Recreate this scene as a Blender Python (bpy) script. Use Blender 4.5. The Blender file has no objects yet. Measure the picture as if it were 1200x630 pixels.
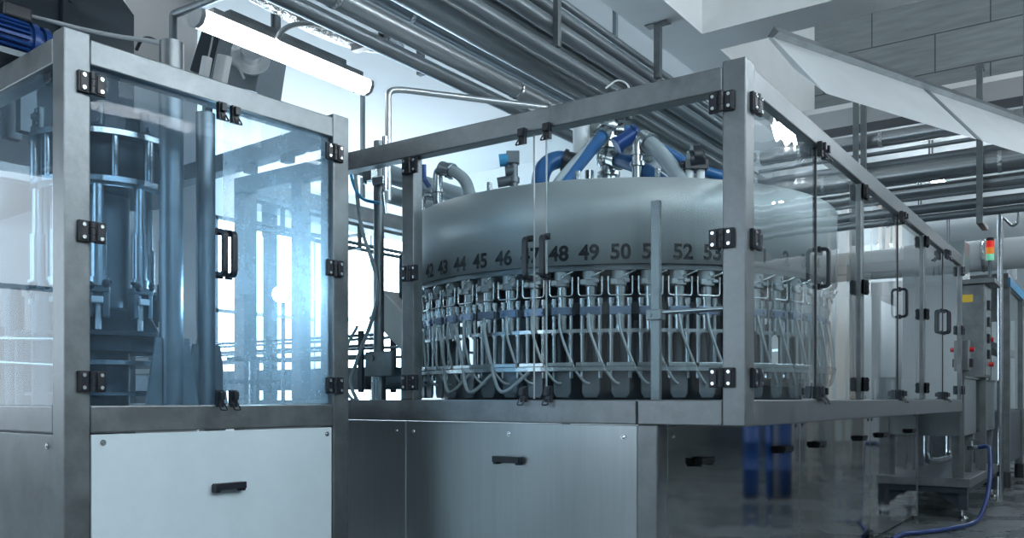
import bpy, math, random
from mathutils import Vector, Matrix
random.seed(7)
scn = bpy.context.scene
COL = scn.collection
# ------------------------------------------------------------------ set-out
F = 1020.0; CX = 600.0; HY = 468.0; EYE = 1.15
CW0 = Vector((0.946, 3.52, 0))          # front corner of the filler guard, in camera axes
EX0 = Vector((0.819, -0.574, 0)).normalized(); EY0 = Vector((-EX0.y, EX0.x, 0))
YAW = -math.atan2(EX0.y, EX0.x)         # the hall's long walls are the world axes; the camera is turned by YAW
R0 = Matrix.Rotation(YAW, 3, 'Z')
def P0(px, py, Y): return Vector(((px-CX)/F*Y, Y, EYE-(py-HY)/F*Y))
def P(px, py, Y): return R0 @ P0(px, py, Y)      # point on the photograph's sight line at depth Y metres
CW = R0 @ CW0; EX = Vector((1, 0, 0)); EY = Vector((0, 1, 0)); ROT_M = 0.0
def G(x, y, z=0.0): return CW + Vector((x, y, z))
def toG(p): return Vector((p.x-CW.x, p.y-CW.y, p.z))
AW = R0 @ Vector((-1.688, 3.28, 0))     # near corner of the rinser guard
LY = (R0 @ Vector((0.6265, 0.7794, 0))).normalized()
LX = Vector((LY.y, -LY.x, 0))
ROT_L = math.atan2(LX.y, LX.x)
def LW(x, y, z=0.0): return AW + LX*x + LY*y + Vector((0, 0, z))

# ------------------------------------------------------------------ materials
def new_mat(name):
    m = bpy.data.materials.new(name); m.use_nodes = True
    nt = m.node_tree; b = nt.nodes['Principled BSDF']
    return m, nt, b
def setp(b, **k):
    names = dict(color='Base Color', metal='Metallic', rough='Roughness', spec='Specular IOR Level', trans='Transmission Weight', ior='IOR', alpha='Alpha', coat='Coat Weight')
    for kk, v in k.items():
        if kk == 'color' and len(v) == 3: v = (*v, 1)
        b.inputs[names[kk]].default_value = v
def mat(name, color, metal=0.0, rough=0.5, var=0.0, scale=6.0, bump=0.0, bscale=40.0, rvar=0.0, stretch=(1, 1, 1), bdist=0.01, bdetail=3):
    m, nt, b = new_mat(name); setp(b, color=color, metal=metal, rough=rough)
    N = nt.nodes; L = nt.links
    tc = N.new('ShaderNodeTexCoord'); mp = N.new('ShaderNodeMapping'); mp.inputs['Scale'].default_value = stretch
    L.new(tc.outputs['Object'], mp.inputs['Vector'])
    if var > 0 or rvar > 0:
        n = N.new('ShaderNodeTexNoise'); n.inputs['Scale'].default_value = scale; n.inputs['Detail'].default_value = 6; n.inputs['Roughness'].default_value = 0.65
        L.new(mp.outputs['Vector'], n.inputs['Vector'])
        if var > 0:
            r = N.new('ShaderNodeValToRGB')
            r.color_ramp.elements[0].position = 0.3; r.color_ramp.elements[1].position = 0.7
            r.color_ramp.elements[0].color = (*[c*(1-var) for c in color], 1)
            r.color_ramp.elements[1].color = (*[min(1, c*(1+var)) for c in color], 1)
            L.new(n.outputs['Fac'], r.inputs['Fac']); L.new(r.outputs['Color'], b.inputs['Base Color'])
        if rvar > 0:
            mr = N.new('ShaderNodeMapRange'); mr.inputs['From Min'].default_value = 0.3; mr.inputs['From Max'].default_value = 0.7
            mr.inputs['To Min'].default_value = max(0.02, rough-rvar); mr.inputs['To Max'].default_value = rough+rvar
            L.new(n.outputs['Fac'], mr.inputs['Value']); L.new(mr.outputs['Result'], b.inputs['Roughness'])
    if bump > 0:
        n2 = N.new('ShaderNodeTexNoise'); n2.inputs['Scale'].default_value = bscale; n2.inputs['Detail'].default_value = bdetail
        L.new(mp.outputs['Vector'], n2.inputs['Vector'])
        bp = N.new('ShaderNodeBump'); bp.inputs['Strength'].default_value = bump; bp.inputs['Distance'].default_value = bdist
        L.new(n2.outputs['Fac'], bp.inputs['Height']); L.new(bp.outputs['Normal'], b.inputs['Normal'])
    return m
def emis(name, color, s):
    m, nt, b = new_mat(name); setp(b, color=color, rough=0.5)
    b.inputs['Emission Color'].default_value = (*color, 1); b.inputs['Emission Strength'].default_value = s
    return m
def glass(name, dust_haze, tint=(0.93, 0.97, 0.98), refl=1.0, wave=0.0, wscale=(1, 1, 1), dcol=(0.62, 0.76, 0.86), rough=0.02):
    m, nt, b = new_mat(name); N = nt.nodes; L = nt.links; N.remove(b)
    out = [n for n in N if n.type == 'OUTPUT_MATERIAL'][0]
    tr = N.new('ShaderNodeBsdfTransparent'); tr.inputs['Color'].default_value = (*tint, 1)
    gl = N.new('ShaderNodeBsdfGlossy'); gl.inputs['Roughness'].default_value = rough; gl.inputs['Color'].default_value = (1, 1, 1, 1)
    fr = N.new('ShaderNodeFresnel'); fr.inputs['IOR'].default_value = 1.5
    mu = N.new('ShaderNodeMath'); mu.operation = 'MULTIPLY'; mu.inputs[1].default_value = refl
    geo = N.new('ShaderNodeNewGeometry')
    # only the outer skin (front faces) mirrors
    L.new(fr.outputs['Fac'], mu.inputs[0])
    ff = N.new('ShaderNodeMath'); ff.operation = 'SUBTRACT'; ff.inputs[0].default_value = 1.0; L.new(geo.outputs['Backfacing'], ff.inputs[1])
    m2 = N.new('ShaderNodeMath'); m2.operation = 'MULTIPLY'; L.new(mu.outputs[0], m2.inputs[0]); L.new(ff.outputs[0], m2.inputs[1])
    mx = N.new('ShaderNodeMixShader'); L.new(m2.outputs[0], mx.inputs['Fac']); L.new(tr.outputs[0], mx.inputs[1]); L.new(gl.outputs[0], mx.inputs[2])
    tc = N.new('ShaderNodeTexCoord'); mp = N.new('ShaderNodeMapping'); mp.inputs['Scale'].default_value = wscale
    L.new(tc.outputs['Object'], mp.inputs['Vector'])
    if wave > 0:
        n = N.new('ShaderNodeTexNoise'); n.inputs['Scale'].default_value = 1.0; n.inputs['Detail'].default_value = 1.5
        L.new(mp.outputs['Vector'], n.inputs['Vector'])
        bp = N.new('ShaderNodeBump'); bp.inputs['Strength'].default_value = wave; bp.inputs['Distance'].default_value = 0.05
        L.new(n.outputs['Fac'], bp.inputs['Height']); L.new(bp.outputs['Normal'], gl.inputs['Normal'])
    # dust film; on the left guard doors it paints in flare haze
    df = N.new('ShaderNodeBsdfDiffuse'); df.inputs['Color'].default_value = (*dcol, 1)
    tl = N.new('ShaderNodeBsdfTranslucent'); tl.inputs['Color'].default_value = (*dcol, 1)
    md = N.new('ShaderNodeMixShader'); md.inputs['Fac'].default_value = 0.7; L.new(df.outputs[0], md.inputs[1]); L.new(tl.outputs[0], md.inputs[2])
    ns = N.new('ShaderNodeTexNoise'); ns.inputs['Scale'].default_value = 5; ns.inputs['Detail'].default_value = 8; ns.inputs['Roughness'].default_value = 0.7
    L.new(tc.outputs['Object'], ns.inputs['Vector'])
    mr = N.new('ShaderNodeMapRange'); mr.inputs['From Min'].default_value = 0.3; mr.inputs['From Max'].default_value = 0.75
    mr.inputs['To Min'].default_value = dust_haze*0.8; mr.inputs['To Max'].default_value = dust_haze*1.2
    L.new(ns.outputs['Fac'], mr.inputs['Value'])
    # fine specks
    sp = N.new('ShaderNodeTexVoronoi'); sp.inputs['Scale'].default_value = 45
    L.new(tc.outputs['Object'], sp.inputs['Vector'])
    lt = N.new('ShaderNodeMath'); lt.operation = 'LESS_THAN'; lt.inputs[1].default_value = 0.10; L.new(sp.outputs['Distance'], lt.inputs[0])
    sm = N.new('ShaderNodeMath'); sm.operation = 'MULTIPLY_ADD'; sm.inputs[1].default_value = min(0.25, dust_haze*1.5); L.new(lt.outputs[0], sm.inputs[0]); L.new(mr.outputs['Result'], sm.inputs[2])
    fx = N.new('ShaderNodeMixShader'); L.new(sm.outputs[0], fx.inputs['Fac']); L.new(mx.outputs[0], fx.inputs[1]); L.new(md.outputs[0], fx.inputs[2])
    L.new(fx.outputs[0], out.inputs['Surface'])
    return m

M = {}
M['frame'] = mat('brushed_frame_steel', (0.205, 0.226, 0.238), 0.8, 0.38, var=0.22, scale=7, rvar=0.08, bump=0.05, bscale=60)
M['panel'] = mat('brushed_panel_steel', (0.38, 0.43, 0.45), 0.95, 0.30, var=0.05, scale=3, stretch=(14, 14, .6), bump=0.12, bscale=.12, bdist=0.03)
M['mirror'] = mat('polished_wavy_steel', (0.46, 0.495, 0.50), 1.0, 0.08, bump=0.25, bscale=1.0, stretch=(1, 2.6, 0.3), bdist=0.05, bdetail=0)
M['white_panel'] = mat('pale_coated_panel', (0.68, 0.80, 0.86), 0.05, 0.42, var=0.035, scale=5, rvar=0.06)
M['steel'] = mat('machined_steel', (0.40, 0.44, 0.465), 1.0, 0.25, var=0.08, scale=12)
M['dull_steel'] = mat('dull_machine_steel', (0.12, 0.145, 0.165), 0.6, 0.42, var=0.15, scale=9)
M['dark_steel'] = mat('dark_sheet_steel', (0.035, 0.05, 0.064), 0.3, 0.45, var=0.15, scale=4)
M['drum'] = mat('satin_drum_steel', (0.50, 0.535, 0.545), 0.3, 0.40, var=0.05, scale=4, rvar=0.03, stretch=(1, 1, 0.5))
M['pipe'] = mat('bright_pipe_steel', (0.46, 0.50, 0.525), 0.75, 0.32, var=0.05, scale=30, stretch=(1, .05, 1))
M['pipe_dark'] = mat('grey_pipe_cladding', (0.25, 0.285, 0.31), 0.7, 0.38, var=0.06, scale=20, stretch=(1, .05, 1))
M['cross_pipe'] = mat('lagged_pipe_steel', (0.48, 0.51, 0.525), 0.85, 0.27, var=0.05, scale=3, bump=.08, bscale=25)
M['foil'] = mat('crumpled_foil_lagging', (0.72, 0.75, 0.77), 1.0, 0.25, bump=1.0, bscale=22, bdist=0.03)
M['black'] = mat('black_plastic', (0.012, 0.016, 0.024), 0.0, 0.38)
M['rubber'] = mat('dark_rubber', (0.02, 0.025, 0.03), 0.0, 0.6)
M['screw'] = mat('screw_steel', (0.7, 0.74, 0.76), 1.0, 0.25)
M['white'] = mat('white_plastic', (0.78, 0.82, 0.84), 0.0, 0.35)
M['white_paint'] = mat('white_wall_paint', (0.82, 0.805, 0.795), 0.0, 0.8, var=0.02, scale=1.5)
M['ceil'] = mat('white_ceiling_paint', (0.87, 0.85, 0.835), 0.0, 0.85, var=0.015, scale=1.2)
M['beam'] = mat('painted_beam', (0.78, 0.80, 0.80), 0.0, 0.8, var=0.04, scale=2)
M['bay'] = mat('grey_bay_paint', (0.50, 0.52, 0.53), 0.0, 0.85, var=0.05, scale=1)
M['far_wall'] = mat('light_grey_wall_paint', (0.66, 0.72, 0.75), 0.0, 0.8, var=0.03, scale=1)
M['pale_wall'] = mat('pale_grey_wall_paint', (0.50, 0.53, 0.53), 0, .7, var=.04, scale=1)
M['shade_wall'] = mat('slate_grey_wall_paint', (0.15, 0.165, 0.17), 0.0, 0.7, var=0.05, scale=1)
M['blue_paint'] = mat('blue_motor_paint', (0.012, 0.06, 0.24), 0.1, 0.35)
M['blue_hose'] = mat('blue_hose_plastic', (0.014, 0.10, 0.27), 0.0, 0.35, var=0.1, scale=10)
M['navy_hose'] = mat('navy_hose_rubber', (0.01, 0.03, 0.12), 0.0, 0.35)
M['azure'] = mat('azure_tube_plastic', (0.05, 0.35, 0.65), 0.0, 0.3)
M['clear_hose'] = mat('milky_hose_plastic', (0.34, 0.40, 0.43), 0.0, 0.25)
M['neck'] = mat('pale_neck_plastic', (0.38, 0.43, 0.46), 0.2, 0.35)
M['cable_grey'] = mat('grey_cable_sheath', (0.42, 0.46, 0.48), 0.0, 0.5)
M['ink'] = mat('number_ink', (0.012, 0.016, 0.02), 0.0, 0.9)
M['clamp_blue'] = mat('blue_grey_clamp', (0.16, 0.22, 0.32), 0.6, 0.35)
M['red'] = emis('red_signal_lens', (0.8, 0.03, 0.02), 0.6)
M['amber'] = emis('amber_signal_lens', (0.9, 0.28, 0.03), 0.5)
M['green'] = emis('green_signal_lens', (0.25, 0.75, 0.5), 0.4)
M['button'] = mat('red_button_plastic', (0.55, 0.02, 0.02), 0.0, 0.35)
M['yellow'] = mat('yellow_sticker', (0.65, 0.45, 0.05), 0.0, 0.5)
M['lamp'] = emis('lamp_diffuser', (0.92, 0.97, 1.0), 13.0)
M['daylight'] = emis('daylit_window_glass', (0.64, 0.84, 1.0), 17.0)
M['fill_lamp'] = emis('fill_lamp_diffuser', (0.86, 0.94, 1.0), 50.0)
M['fill_daylight'] = emis('fill_window_glass', (0.78, 0.90, 1.0), 6.0)
M['fill_clerestory'] = emis('fill_clerestory_glass', (0.82, 0.93, 1.0), 10.0)
M['glass_l'] = glass('flare_tint_guard_glass', 0.05, tint=(0.80, 0.91, 0.985), refl=.18, wave=0.05, wscale=(2, 2, 1))  # blue tint puts the flare's colour into the glass
M['glass_s'] = glass('dusty_side_glass', 0.07, tint=(0.84, 0.93, 0.99), refl=.6, wave=0.05, wscale=(2, 2, 1))
M['glass_h'] = glass('scuffed_flare_haze_glass', 0.28, tint=(0.96, 0.985, 1.0), refl=.3, wave=0.05, wscale=(2, 2, 1), dcol=(0.60, 0.82, 0.97))  # heavy blue film puts lens-flare glow into the pane, over slight scuffs
M['glass_m'] = glass('clear_guard_glass', 0.004, refl=0.10, wave=0.06, wscale=(3, 3, 1))
M['glass_r'] = glass('wavy_guard_glass', 0.010, refl=1.75, wave=0.20, wscale=(.8, 2.0, 0.25), rough=0.015)
M['glass_far'] = glass('plain_glass', 0.03)
# floor
def floor_mat():
    m, nt, b = new_mat('grey_floor_screed'); N = nt.nodes; L = nt.links
    tc = N.new('ShaderNodeTexCoord')
    n = N.new('ShaderNodeTexNoise'); n.inputs['Scale'].default_value = 1.4; n.inputs['Detail'].default_value = 8; L.new(tc.outputs['Object'], n.inputs['Vector'])
    r = N.new('ShaderNodeValToRGB'); r.color_ramp.elements[0].position = .3; r.color_ramp.elements[1].position = .72
    r.color_ramp.elements[0].color = (.055, .066, .07, 1); r.color_ramp.elements[1].color = (.115, .13, .135, 1)
    L.new(n.outputs['Fac'], r.inputs['Fac']); L.new(r.outputs['Color'], b.inputs['Base Color'])
    mr = N.new('ShaderNodeMapRange'); mr.inputs['From Min'].default_value = .35; mr.inputs['From Max'].default_value = .65; mr.inputs['To Min'].default_value = .12; mr.inputs['To Max'].default_value = .42
    L.new(n.outputs['Fac'], mr.inputs['Value']); L.new(mr.outputs['Result'], b.inputs['Roughness'])
    return m
M['floor'] = floor_mat()
def block_mat():
    m, nt, b = new_mat('grey_block_wall'); N = nt.nodes; L = nt.links
    tc = N.new('ShaderNodeTexCoord'); mp = N.new('ShaderNodeMapping'); mp.inputs['Rotation'].default_value = (math.radians(90), 0, 0)
    L.new(tc.outputs['Object'], mp.inputs['Vector'])
    br = N.new('ShaderNodeTexBrick'); br.inputs['Scale'].default_value = 1.0
    br.inputs['Brick Width'].default_value = 1.3; br.inputs['Row Height'].default_value = 0.46; br.inputs['Mortar Size'].default_value = 0.008
    br.offset = 0.45
    br.inputs['Color1'].default_value = (.23, .255, .265, 1); br.inputs['Color2'].default_value = (.27, .295, .30, 1); br.inputs['Mortar'].default_value = (.09, .10, .11, 1)
    L.new(mp.outputs['Vector'], br.inputs['Vector'])
    mp2 = N.new('ShaderNodeMapping'); mp2.inputs['Scale'].default_value = (1.2, 1.2, 9); L.new(tc.outputs['Object'], mp2.inputs['Vector'])
    ns = N.new('ShaderNodeTexNoise'); ns.inputs['Scale'].default_value = 2.2; ns.inputs['Detail'].default_value = 6; L.new(mp2.outputs['Vector'], ns.inputs['Vector'])
    mx = N.new('ShaderNodeMixRGB'); mx.blend_type = 'OVERLAY'; mx.inputs['Fac'].default_value = .35; L.new(br.outputs['Color'], mx.inputs[1]); L.new(ns.outputs['Fac'], mx.inputs[2])
    L.new(mx.outputs[0], b.inputs['Base Color']); b.inputs['Roughness'].default_value = .75
    return m
M['block'] = block_mat()

# ------------------------------------------------------------------ mesh builder
class MB:
    def __init__(s): s.v = []; s.f = []; s.mi = []; s.sm = []; s.T = Matrix.Identity(4); s.cm = 0
    def at(s, T): s.T = T; return s
    def slot(s, i): s.cm = i; return s
    def _add(s, vs, fs, smooth=False):
        o = len(s.v)
        s.v += [tuple(s.T @ Vector(p)) for p in vs]
        for f in fs: s.f.append([i+o for i in f]); s.mi.append(s.cm); s.sm.append(smooth)
        return s
    def box(s, c, d, R=None):
        c = Vector(c); vs = []
        for k in range(8):
            p = Vector(((k & 1)-.5, ((k >> 1) & 1)-.5, ((k >> 2) & 1)-.5)); p = Vector((p.x*d[0], p.y*d[1], p.z*d[2]))
            vs.append(c+(R @ p if R else p))
        return s._add(vs, [(0, 2, 3, 1), (4, 5, 7, 6), (0, 1, 5, 4), (2, 6, 7, 3), (0, 4, 6, 2), (1, 3, 7, 5)])
    def span(s, a, b):
        a = Vector(a); b = Vector(b)
        return s.box((a+b)/2, [abs(b[i]-a[i]) for i in range(3)])
    def cyl(s, a, b, r, r2=None, n=16):
        return s.tube([a, b], [r, r if r2 is None else r2], n)
    def tube(s, pts, r, n=10, caps=True):
        pts = [Vector(p) for p in pts]; m = len(pts)
        rs = r if isinstance(r, (list, tuple)) else [r]*m
        tang = []
        for i in range(m):
            t = (pts[min(i+1, m-1)]-pts[max(i-1, 0)])
            if t.length < 1e-9: t = Vector((0, 0, 1))
            tang.append(t.normalized())
        up = Vector((0, 0, 1)) if abs(tang[0].z) < .9 else Vector((1, 0, 0))
        nx = (up-tang[0]*up.dot(tang[0])).normalized(); vs = []
        for i in range(m):
            nx = nx-tang[i]*nx.dot(tang[i])
            nx = nx.normalized() if nx.length > 1e-6 else tang[i].orthogonal().normalized()
            ny = tang[i].cross(nx)
            for k in range(n):
                a = 2*math.pi*k/n
                vs.append(pts[i]+(nx*math.cos(a)+ny*math.sin(a))*rs[i])
        fs = []
        for i in range(m-1):
            for k in range(n):
                a = i*n+k; b = i*n+(k+1) % n
                fs.append((a, b, b+n, a+n))
        s._add(vs, fs, True)
        if caps:
            s._add(vs[:n], [tuple(range(n-1, -1, -1))]); s._add(vs[-n:], [tuple(range(n))])
        return s
    def lathe(s, prof, n=48, c=(0, 0, 0), smooth=True, a0=0, a1=None):
        c = Vector(c); m = len(prof); vs = []; full = a1 is None
        st = 2*math.pi/n if full else (a1-a0)/(n-1)
        for k in range(n):
            a = a0+st*k
            for (r, z) in prof: vs.append(c+Vector((r*math.cos(a), r*math.sin(a), z)))
        fs = []
        for k in range(n if full else n-1):
            k2 = (k+1) % n
            for i in range(m-1):
                fs.append((k*m+i, k2*m+i, k2*m+i+1, k*m+i+1))
        return s._add(vs, fs, smooth)
    def ring(s, ro, ri, z0, z1, n=64, c=(0, 0, 0)):
        return s.lathe([(ri, z0), (ro, z0), (ro, z1), (ri, z1), (ri, z0)], n, c, False)
    def disc(s, r, z0, z1, n=48, c=(0, 0, 0)):
        return s.lathe([(0.0001, z0), (r, z0), (r, z1), (0.0001, z1)], n, c, False)
    def ball(s, c, r, n=12):
        return s.lathe([(max(1e-4, r*math.sin(math.pi*i/8)), -r*math.cos(math.pi*i/8)) for i in range(9)], n, c)
    def prism(s, poly, off):
        poly = [Vector(p) for p in poly]; off = Vector(off); n = len(poly)
        vs = poly+[p+off for p in poly]
        fs = [tuple(range(n-1, -1, -1)), tuple(range(n, 2*n))]+[(i, (i+1) % n, (i+1) % n+n, i+n) for i in range(n)]
        return s._add(vs, fs)
    def build(s, name, mats, parent=None, bevel=0.0, seg=2):
        me = bpy.data.meshes.new(name)
        me.from_pydata(s.v, [], s.f)
        mats = mats if isinstance(mats, (list, tuple)) else [mats]
        for m in mats: me.materials.append(M[m] if isinstance(m, str) else m)
        me.polygons.foreach_set('material_index', s.mi); me.polygons.foreach_set('use_smooth', s.sm)
        me.validate(); me.update()
        import bmesh
        bm = bmesh.new(); bm.from_mesh(me); bmesh.ops.recalc_face_normals(bm, faces=bm.faces); bm.to_mesh(me); bm.free()
        o = bpy.data.objects.new(name, me); COL.objects.link(o)
        if parent: o.parent = parent
        if bevel > 0:
            b = o.modifiers.new('edge', 'BEVEL'); b.width = bevel; b.segments = seg; b.limit_method = 'ANGLE'; b.angle_limit = math.radians(50)
        return o
def tag(o, label, cat, group=None):
    o['label'] = label; o['category'] = cat
    if group: o['group'] = group
    return o
def thing(name, label, cat, loc=(0, 0, 0), rz=0.0, group=None):
    o = bpy.data.objects.new(name, None); COL.objects.link(o); o.empty_display_size = .1
    o.location = loc; o.rotation_euler = (0, 0, rz)
    return tag(o, label, cat, group)
def struct(mb, name, m):
    o = mb.build(name, m); o['kind'] = 'structure'; return o
def dup(o, parent):
    c = o.copy(); COL.objects.link(c); c.parent = parent
    for ch in list(o.children): dup(ch, c)
    return c
def rounded(pts, rad, seg=6):
    pts = [Vector(p) for p in pts]; out = [pts[0]]
    for i in range(1, len(pts)-1):
        a, b, c = pts[i-1], pts[i], pts[i+1]
        d0 = (a-b); d1 = (c-b); r = min(rad, d0.length*.49, d1.length*.49)
        p0 = b+d0.normalized()*r; p1 = b+d1.normalized()*r
        for k in range(seg+1):
            t = k/seg; out.append(p0*(1-t)**2+b*2*t*(1-t)+p1*t*t)
    out.append(pts[-1]); return out
def spline(pts, seg=8):
    pts = [Vector(p) for p in pts]; out = []
    q = [pts[0]*2-pts[1]]+pts+[pts[-1]*2-pts[-2]]
    for i in range(1, len(q)-2):
        for k in range(seg):
            t = k/seg; a, b, c, d = q[i-1], q[i], q[i+1], q[i+2]
            out.append(.5*((2*b)+(c-a)*t+(2*a-5*b+4*c-d)*t*t+(3*b-a-3*c+d)*t**3))
    out.append(pts[-1]); return out
def frameT(o, ax, ay):                  # matrix with local x=ax, y=ay
    ax = Vector(ax).normalized(); az = ax.cross(Vector(ay)).normalized(); ay = az.cross(ax)
    T = Matrix.Identity(4)
    for i in range(3): T[i][0], T[i][1], T[i][2], T[i][3] = ax[i], ay[i], az[i], o[i]
    return T
RG = Matrix.Rotation(ROT_M, 3, 'Z')
TG = Matrix.Translation(CW) @ Matrix.Rotation(ROT_M, 4, 'Z')

# ------------------------------------------------------------------ hardware (face frame: x along face, y out of the face, z up)
def hinge(parent, T):
    mb = MB().at(T)
    for s in (-1, 1):
        mb.box((s*.032, .008, 0), (.042, .016, .082)); mb.box((s*.032, .018, 0), (.03, .006, .07))
        for z in (-.024, .024): mb.slot(1).cyl((s*.034, .018, z), (s*.034, .0245, z), .0075, n=10).slot(0)
    for z in (-.027, 0, .027): mb.cyl((0, .014, z-.0125), (0, .014, z+.0125), .014, n=12)
    return mb.build('hinge', ['black', 'screw'], parent, .003)
def bow_handle(parent, T, L=.19, out=.05, name='handle'):
    mb = MB().at(T)
    h = L/2
    pts = rounded([(0, 0, -h), (0, out, -h), (0, out, h), (0, 0, h)], .03, 5)
    # flat bar section swept by boxes
    for a, b in zip(pts[:-1], pts[1:]):
        d = b-a
        if d.length < 1e-6: continue
        R = frameT((a+b)/2, (1, 0, 0), d)
        mb.at(T @ R); mb.box((0, 0, 0), (.026, d.length+.006, .017))
    mb.at(T)
    for z in (-h, h): mb.box((0, .006, z), (.034, .012, .03))
    return mb.build(name, 'black', parent, .002)
def pull_handle(parent, T, L=.15):
    mb = MB().at(T)
    mb.box((0, .036, .008), (L, .014, .03)); mb.box((0, .022, .018), (L, .032, .008))
    for s in (-1, 1): mb.box((s*(L/2-.012), .018, 0), (.024, .036, .034))
    return mb.build('pull_handle', 'black', parent, .003)
def latch(parent, T):
    mb = MB().at(T)
    mb.box((0, .012, 0), (.034, .024, .075)); mb.box((.0, .032, .012), (.024, .02, .035))
    mb.tube(rounded([(-.012, .03, -.02), (-.016, .05, -.05), (.016, .05, -.05), (.012, .03, -.02)], .008, 3), .004, 6)
    return mb.build('latch', 'black', parent, .003)
def screwhead(parent, T):
    mb = MB().at(T); mb.cyl((0, 0, 0), (0, .004, 0), .012, n=14); mb.cyl((0, .004, 0), (0, .007, 0), .008, .005, n=14)
    return mb.build('screw', 'screw', parent)

# ------------------------------------------------------------------ FILLER GUARD (middle machine)
ZR0, ZR1, ZT0, ZT1 = 1.04, 1.15, 2.42, 2.52
X0 = -3.26; YB = 5.84
guard = thing('filler_guard', 'long steel framed glass guard around the numbered filling drum', 'machine guard', CW, ROT_M)
def gp(name, m, a, b, bevel=.006, parent=guard):
    return MB().span(a, b).build(name, m, parent, bevel)
gp('corner_post', 'frame', (-.1, 0, ZR0), (0, .1, 2.54))
gp('post', 'frame', (-1.87, 0.005, ZR1), (-1.79, .08, ZT0))
gp('post', 'frame', (-2.74, 0.005, ZR1), (-2.65, .08, ZT0))
gp('post', 'frame', (X0, 0, ZR1), (X0+.1, .1, ZT0))
for yc in (1.96, 3.92): gp('post', 'frame', (-.075, yc-.03, ZR1), (-.004, yc+.03, ZT0))
gp('post', 'frame', (-.08, YB-.07, ZR1), (-.002, YB, ZT0))
gp('post', 'frame', (X0, YB-.08, ZR1), (X0+.08, YB, ZT0)); gp('post', 'frame', (X0, 2.9, ZR1), (X0+.07, 2.97, ZT0)); gp('post', 'frame', (-1.7, YB-.08, ZR1), (-1.62, YB, ZT0))
gp('top_rail', 'frame', (X0, 0, ZT0), (-.1, .08, ZT1)); gp('top_rail', 'frame', (-.08, .1, ZT0), (0, YB, ZT1))
gp('top_rail', 'frame', (X0, .08, ZT0), (X0+.08, YB, ZT1)); gp('top_rail', 'frame', (X0+.08, YB-.08, ZT0), (-.08, YB, ZT1))
gp('sill_rail', 'frame', (X0, 0, ZR0), (-.492, .1, ZR1)); gp('sill_rail', 'frame', (-.488, .001, ZR0), (-.1, .1, ZR1))
gp('sill_rail', 'frame', (-.1, .1, ZR0), (0, YB, ZR1)); gp('sill_rail', 'frame', (X0, .1, ZR0), (X0+.1, YB, ZR1)); gp('sill_rail', 'frame', (X0+.1, YB-.1, ZR0), (-.1, YB, ZR1))
gp('table_plate', 'dull_steel', (X0+.1, .1, 1.06), (-.1, YB-.1, 1.10))
gp('lower_post', 'frame', (-.49, 0, 0.02), (-.39, .1, ZR0)); gp('lower_post', 'frame', (X0, 0, .02), (X0+.1, .1, ZR0))
gp('lower_post', 'frame', (-.47, YB-.1, .02), (-.388, YB, ZR0))
# lower front panels
FT = lambda x, z, y=0.0: frameT((x, y, z), (1, 0, 0), (0, -1, 0))     # local y points out of the front face
def FTm(x, z, y=0.0):
    T = Matrix.Identity(4); T.translation = (x, y, z); T[1][1] = -1; T[0][0] = -1; return T
RT = lambda y, z, x=0.0: Matrix.Translation((x, y, z)) @ Matrix.Rotation(-math.pi/2, 4, 'Z')   # local y -> +x out of right face
fp = MB().span((-1.845, .012, .04), (-.493, .03, 1.037)).build('lower_panel', 'panel', guard, .003)
pull_handle(fp, FTm(-1.176, .855, .012), .155)
for x, z in ((-.56, 1.0-.015), (-1.18, .985), (-1.79, .985)): screwhead(fp, FTm(x, z, .012))
fp2 = MB().span((X0+.1, .012, .04), (-1.852, .03, 1.037)).build('lower_panel', 'panel', guard, .003)
screwhead(fp2, FTm(-1.91, .985, .012)); pull_handle(fp2, FTm(-2.5, .855, .012), .155)
# lower right panels (set back under the sill)
for (ya, yb, hs) in ((.1, 2.005, (.46, 1.68)), (2.013, 3.85, (2.38, 3.51)), (3.858, YB-.1, (4.22, 5.4))):
    p = MB().span((-.41, ya, .04), (-.39, yb, 1.035)).build('side_panel', 'mirror', guard, .004)
    for h in hs: pull_handle(p, RT(h, .855, -.39), .16)
    for y in (ya+.06, yb-.06): screwhead(p, RT(y, .99, -.39))
MB().span((X0+.05, .03, .0), (-.43, YB-.03, .05)).build('plinth', 'dark_steel', guard)
# glass doors, front
HZ = (2.37, 1.81, 1.24)
def door_front(x0, x1, hx, handle_x, latch_x, m='glass_m'):
    d = MB().span((x0, .022, ZR1+.004), (x1, .030, ZT0+.03)).build('glass_door', m, guard)
    for z in HZ: hinge(d, FTm(hx, z, 0.0))
    xe = x0 if abs(x0-latch_x) < abs(x1-latch_x) else x1
    MB().span((xe-.002, .021, ZR1+.004), (xe+.002, .031, ZT0)).build('edge_strip', 'clear_hose', d)
    bow_handle(d, FTm(handle_x, 1.82, .022))
    latch(d, FTm(latch_x, 2.40, 0.0)); latch(d, FTm(latch_x, 1.175, .012))
    return d
door_front(-.975, -.115, -.1, -.965, -.945)
door_front(-1.785, -1.045, -1.80, -1.062, -1.085)
for x0, x1 in ((-2.65, -1.875), (-3.16, -2.745)):
    MB().span((x0, .03, ZR1), (x1, .038, ZT0+.02)).build('fixed_pane', 'glass_m', guard)
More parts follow.
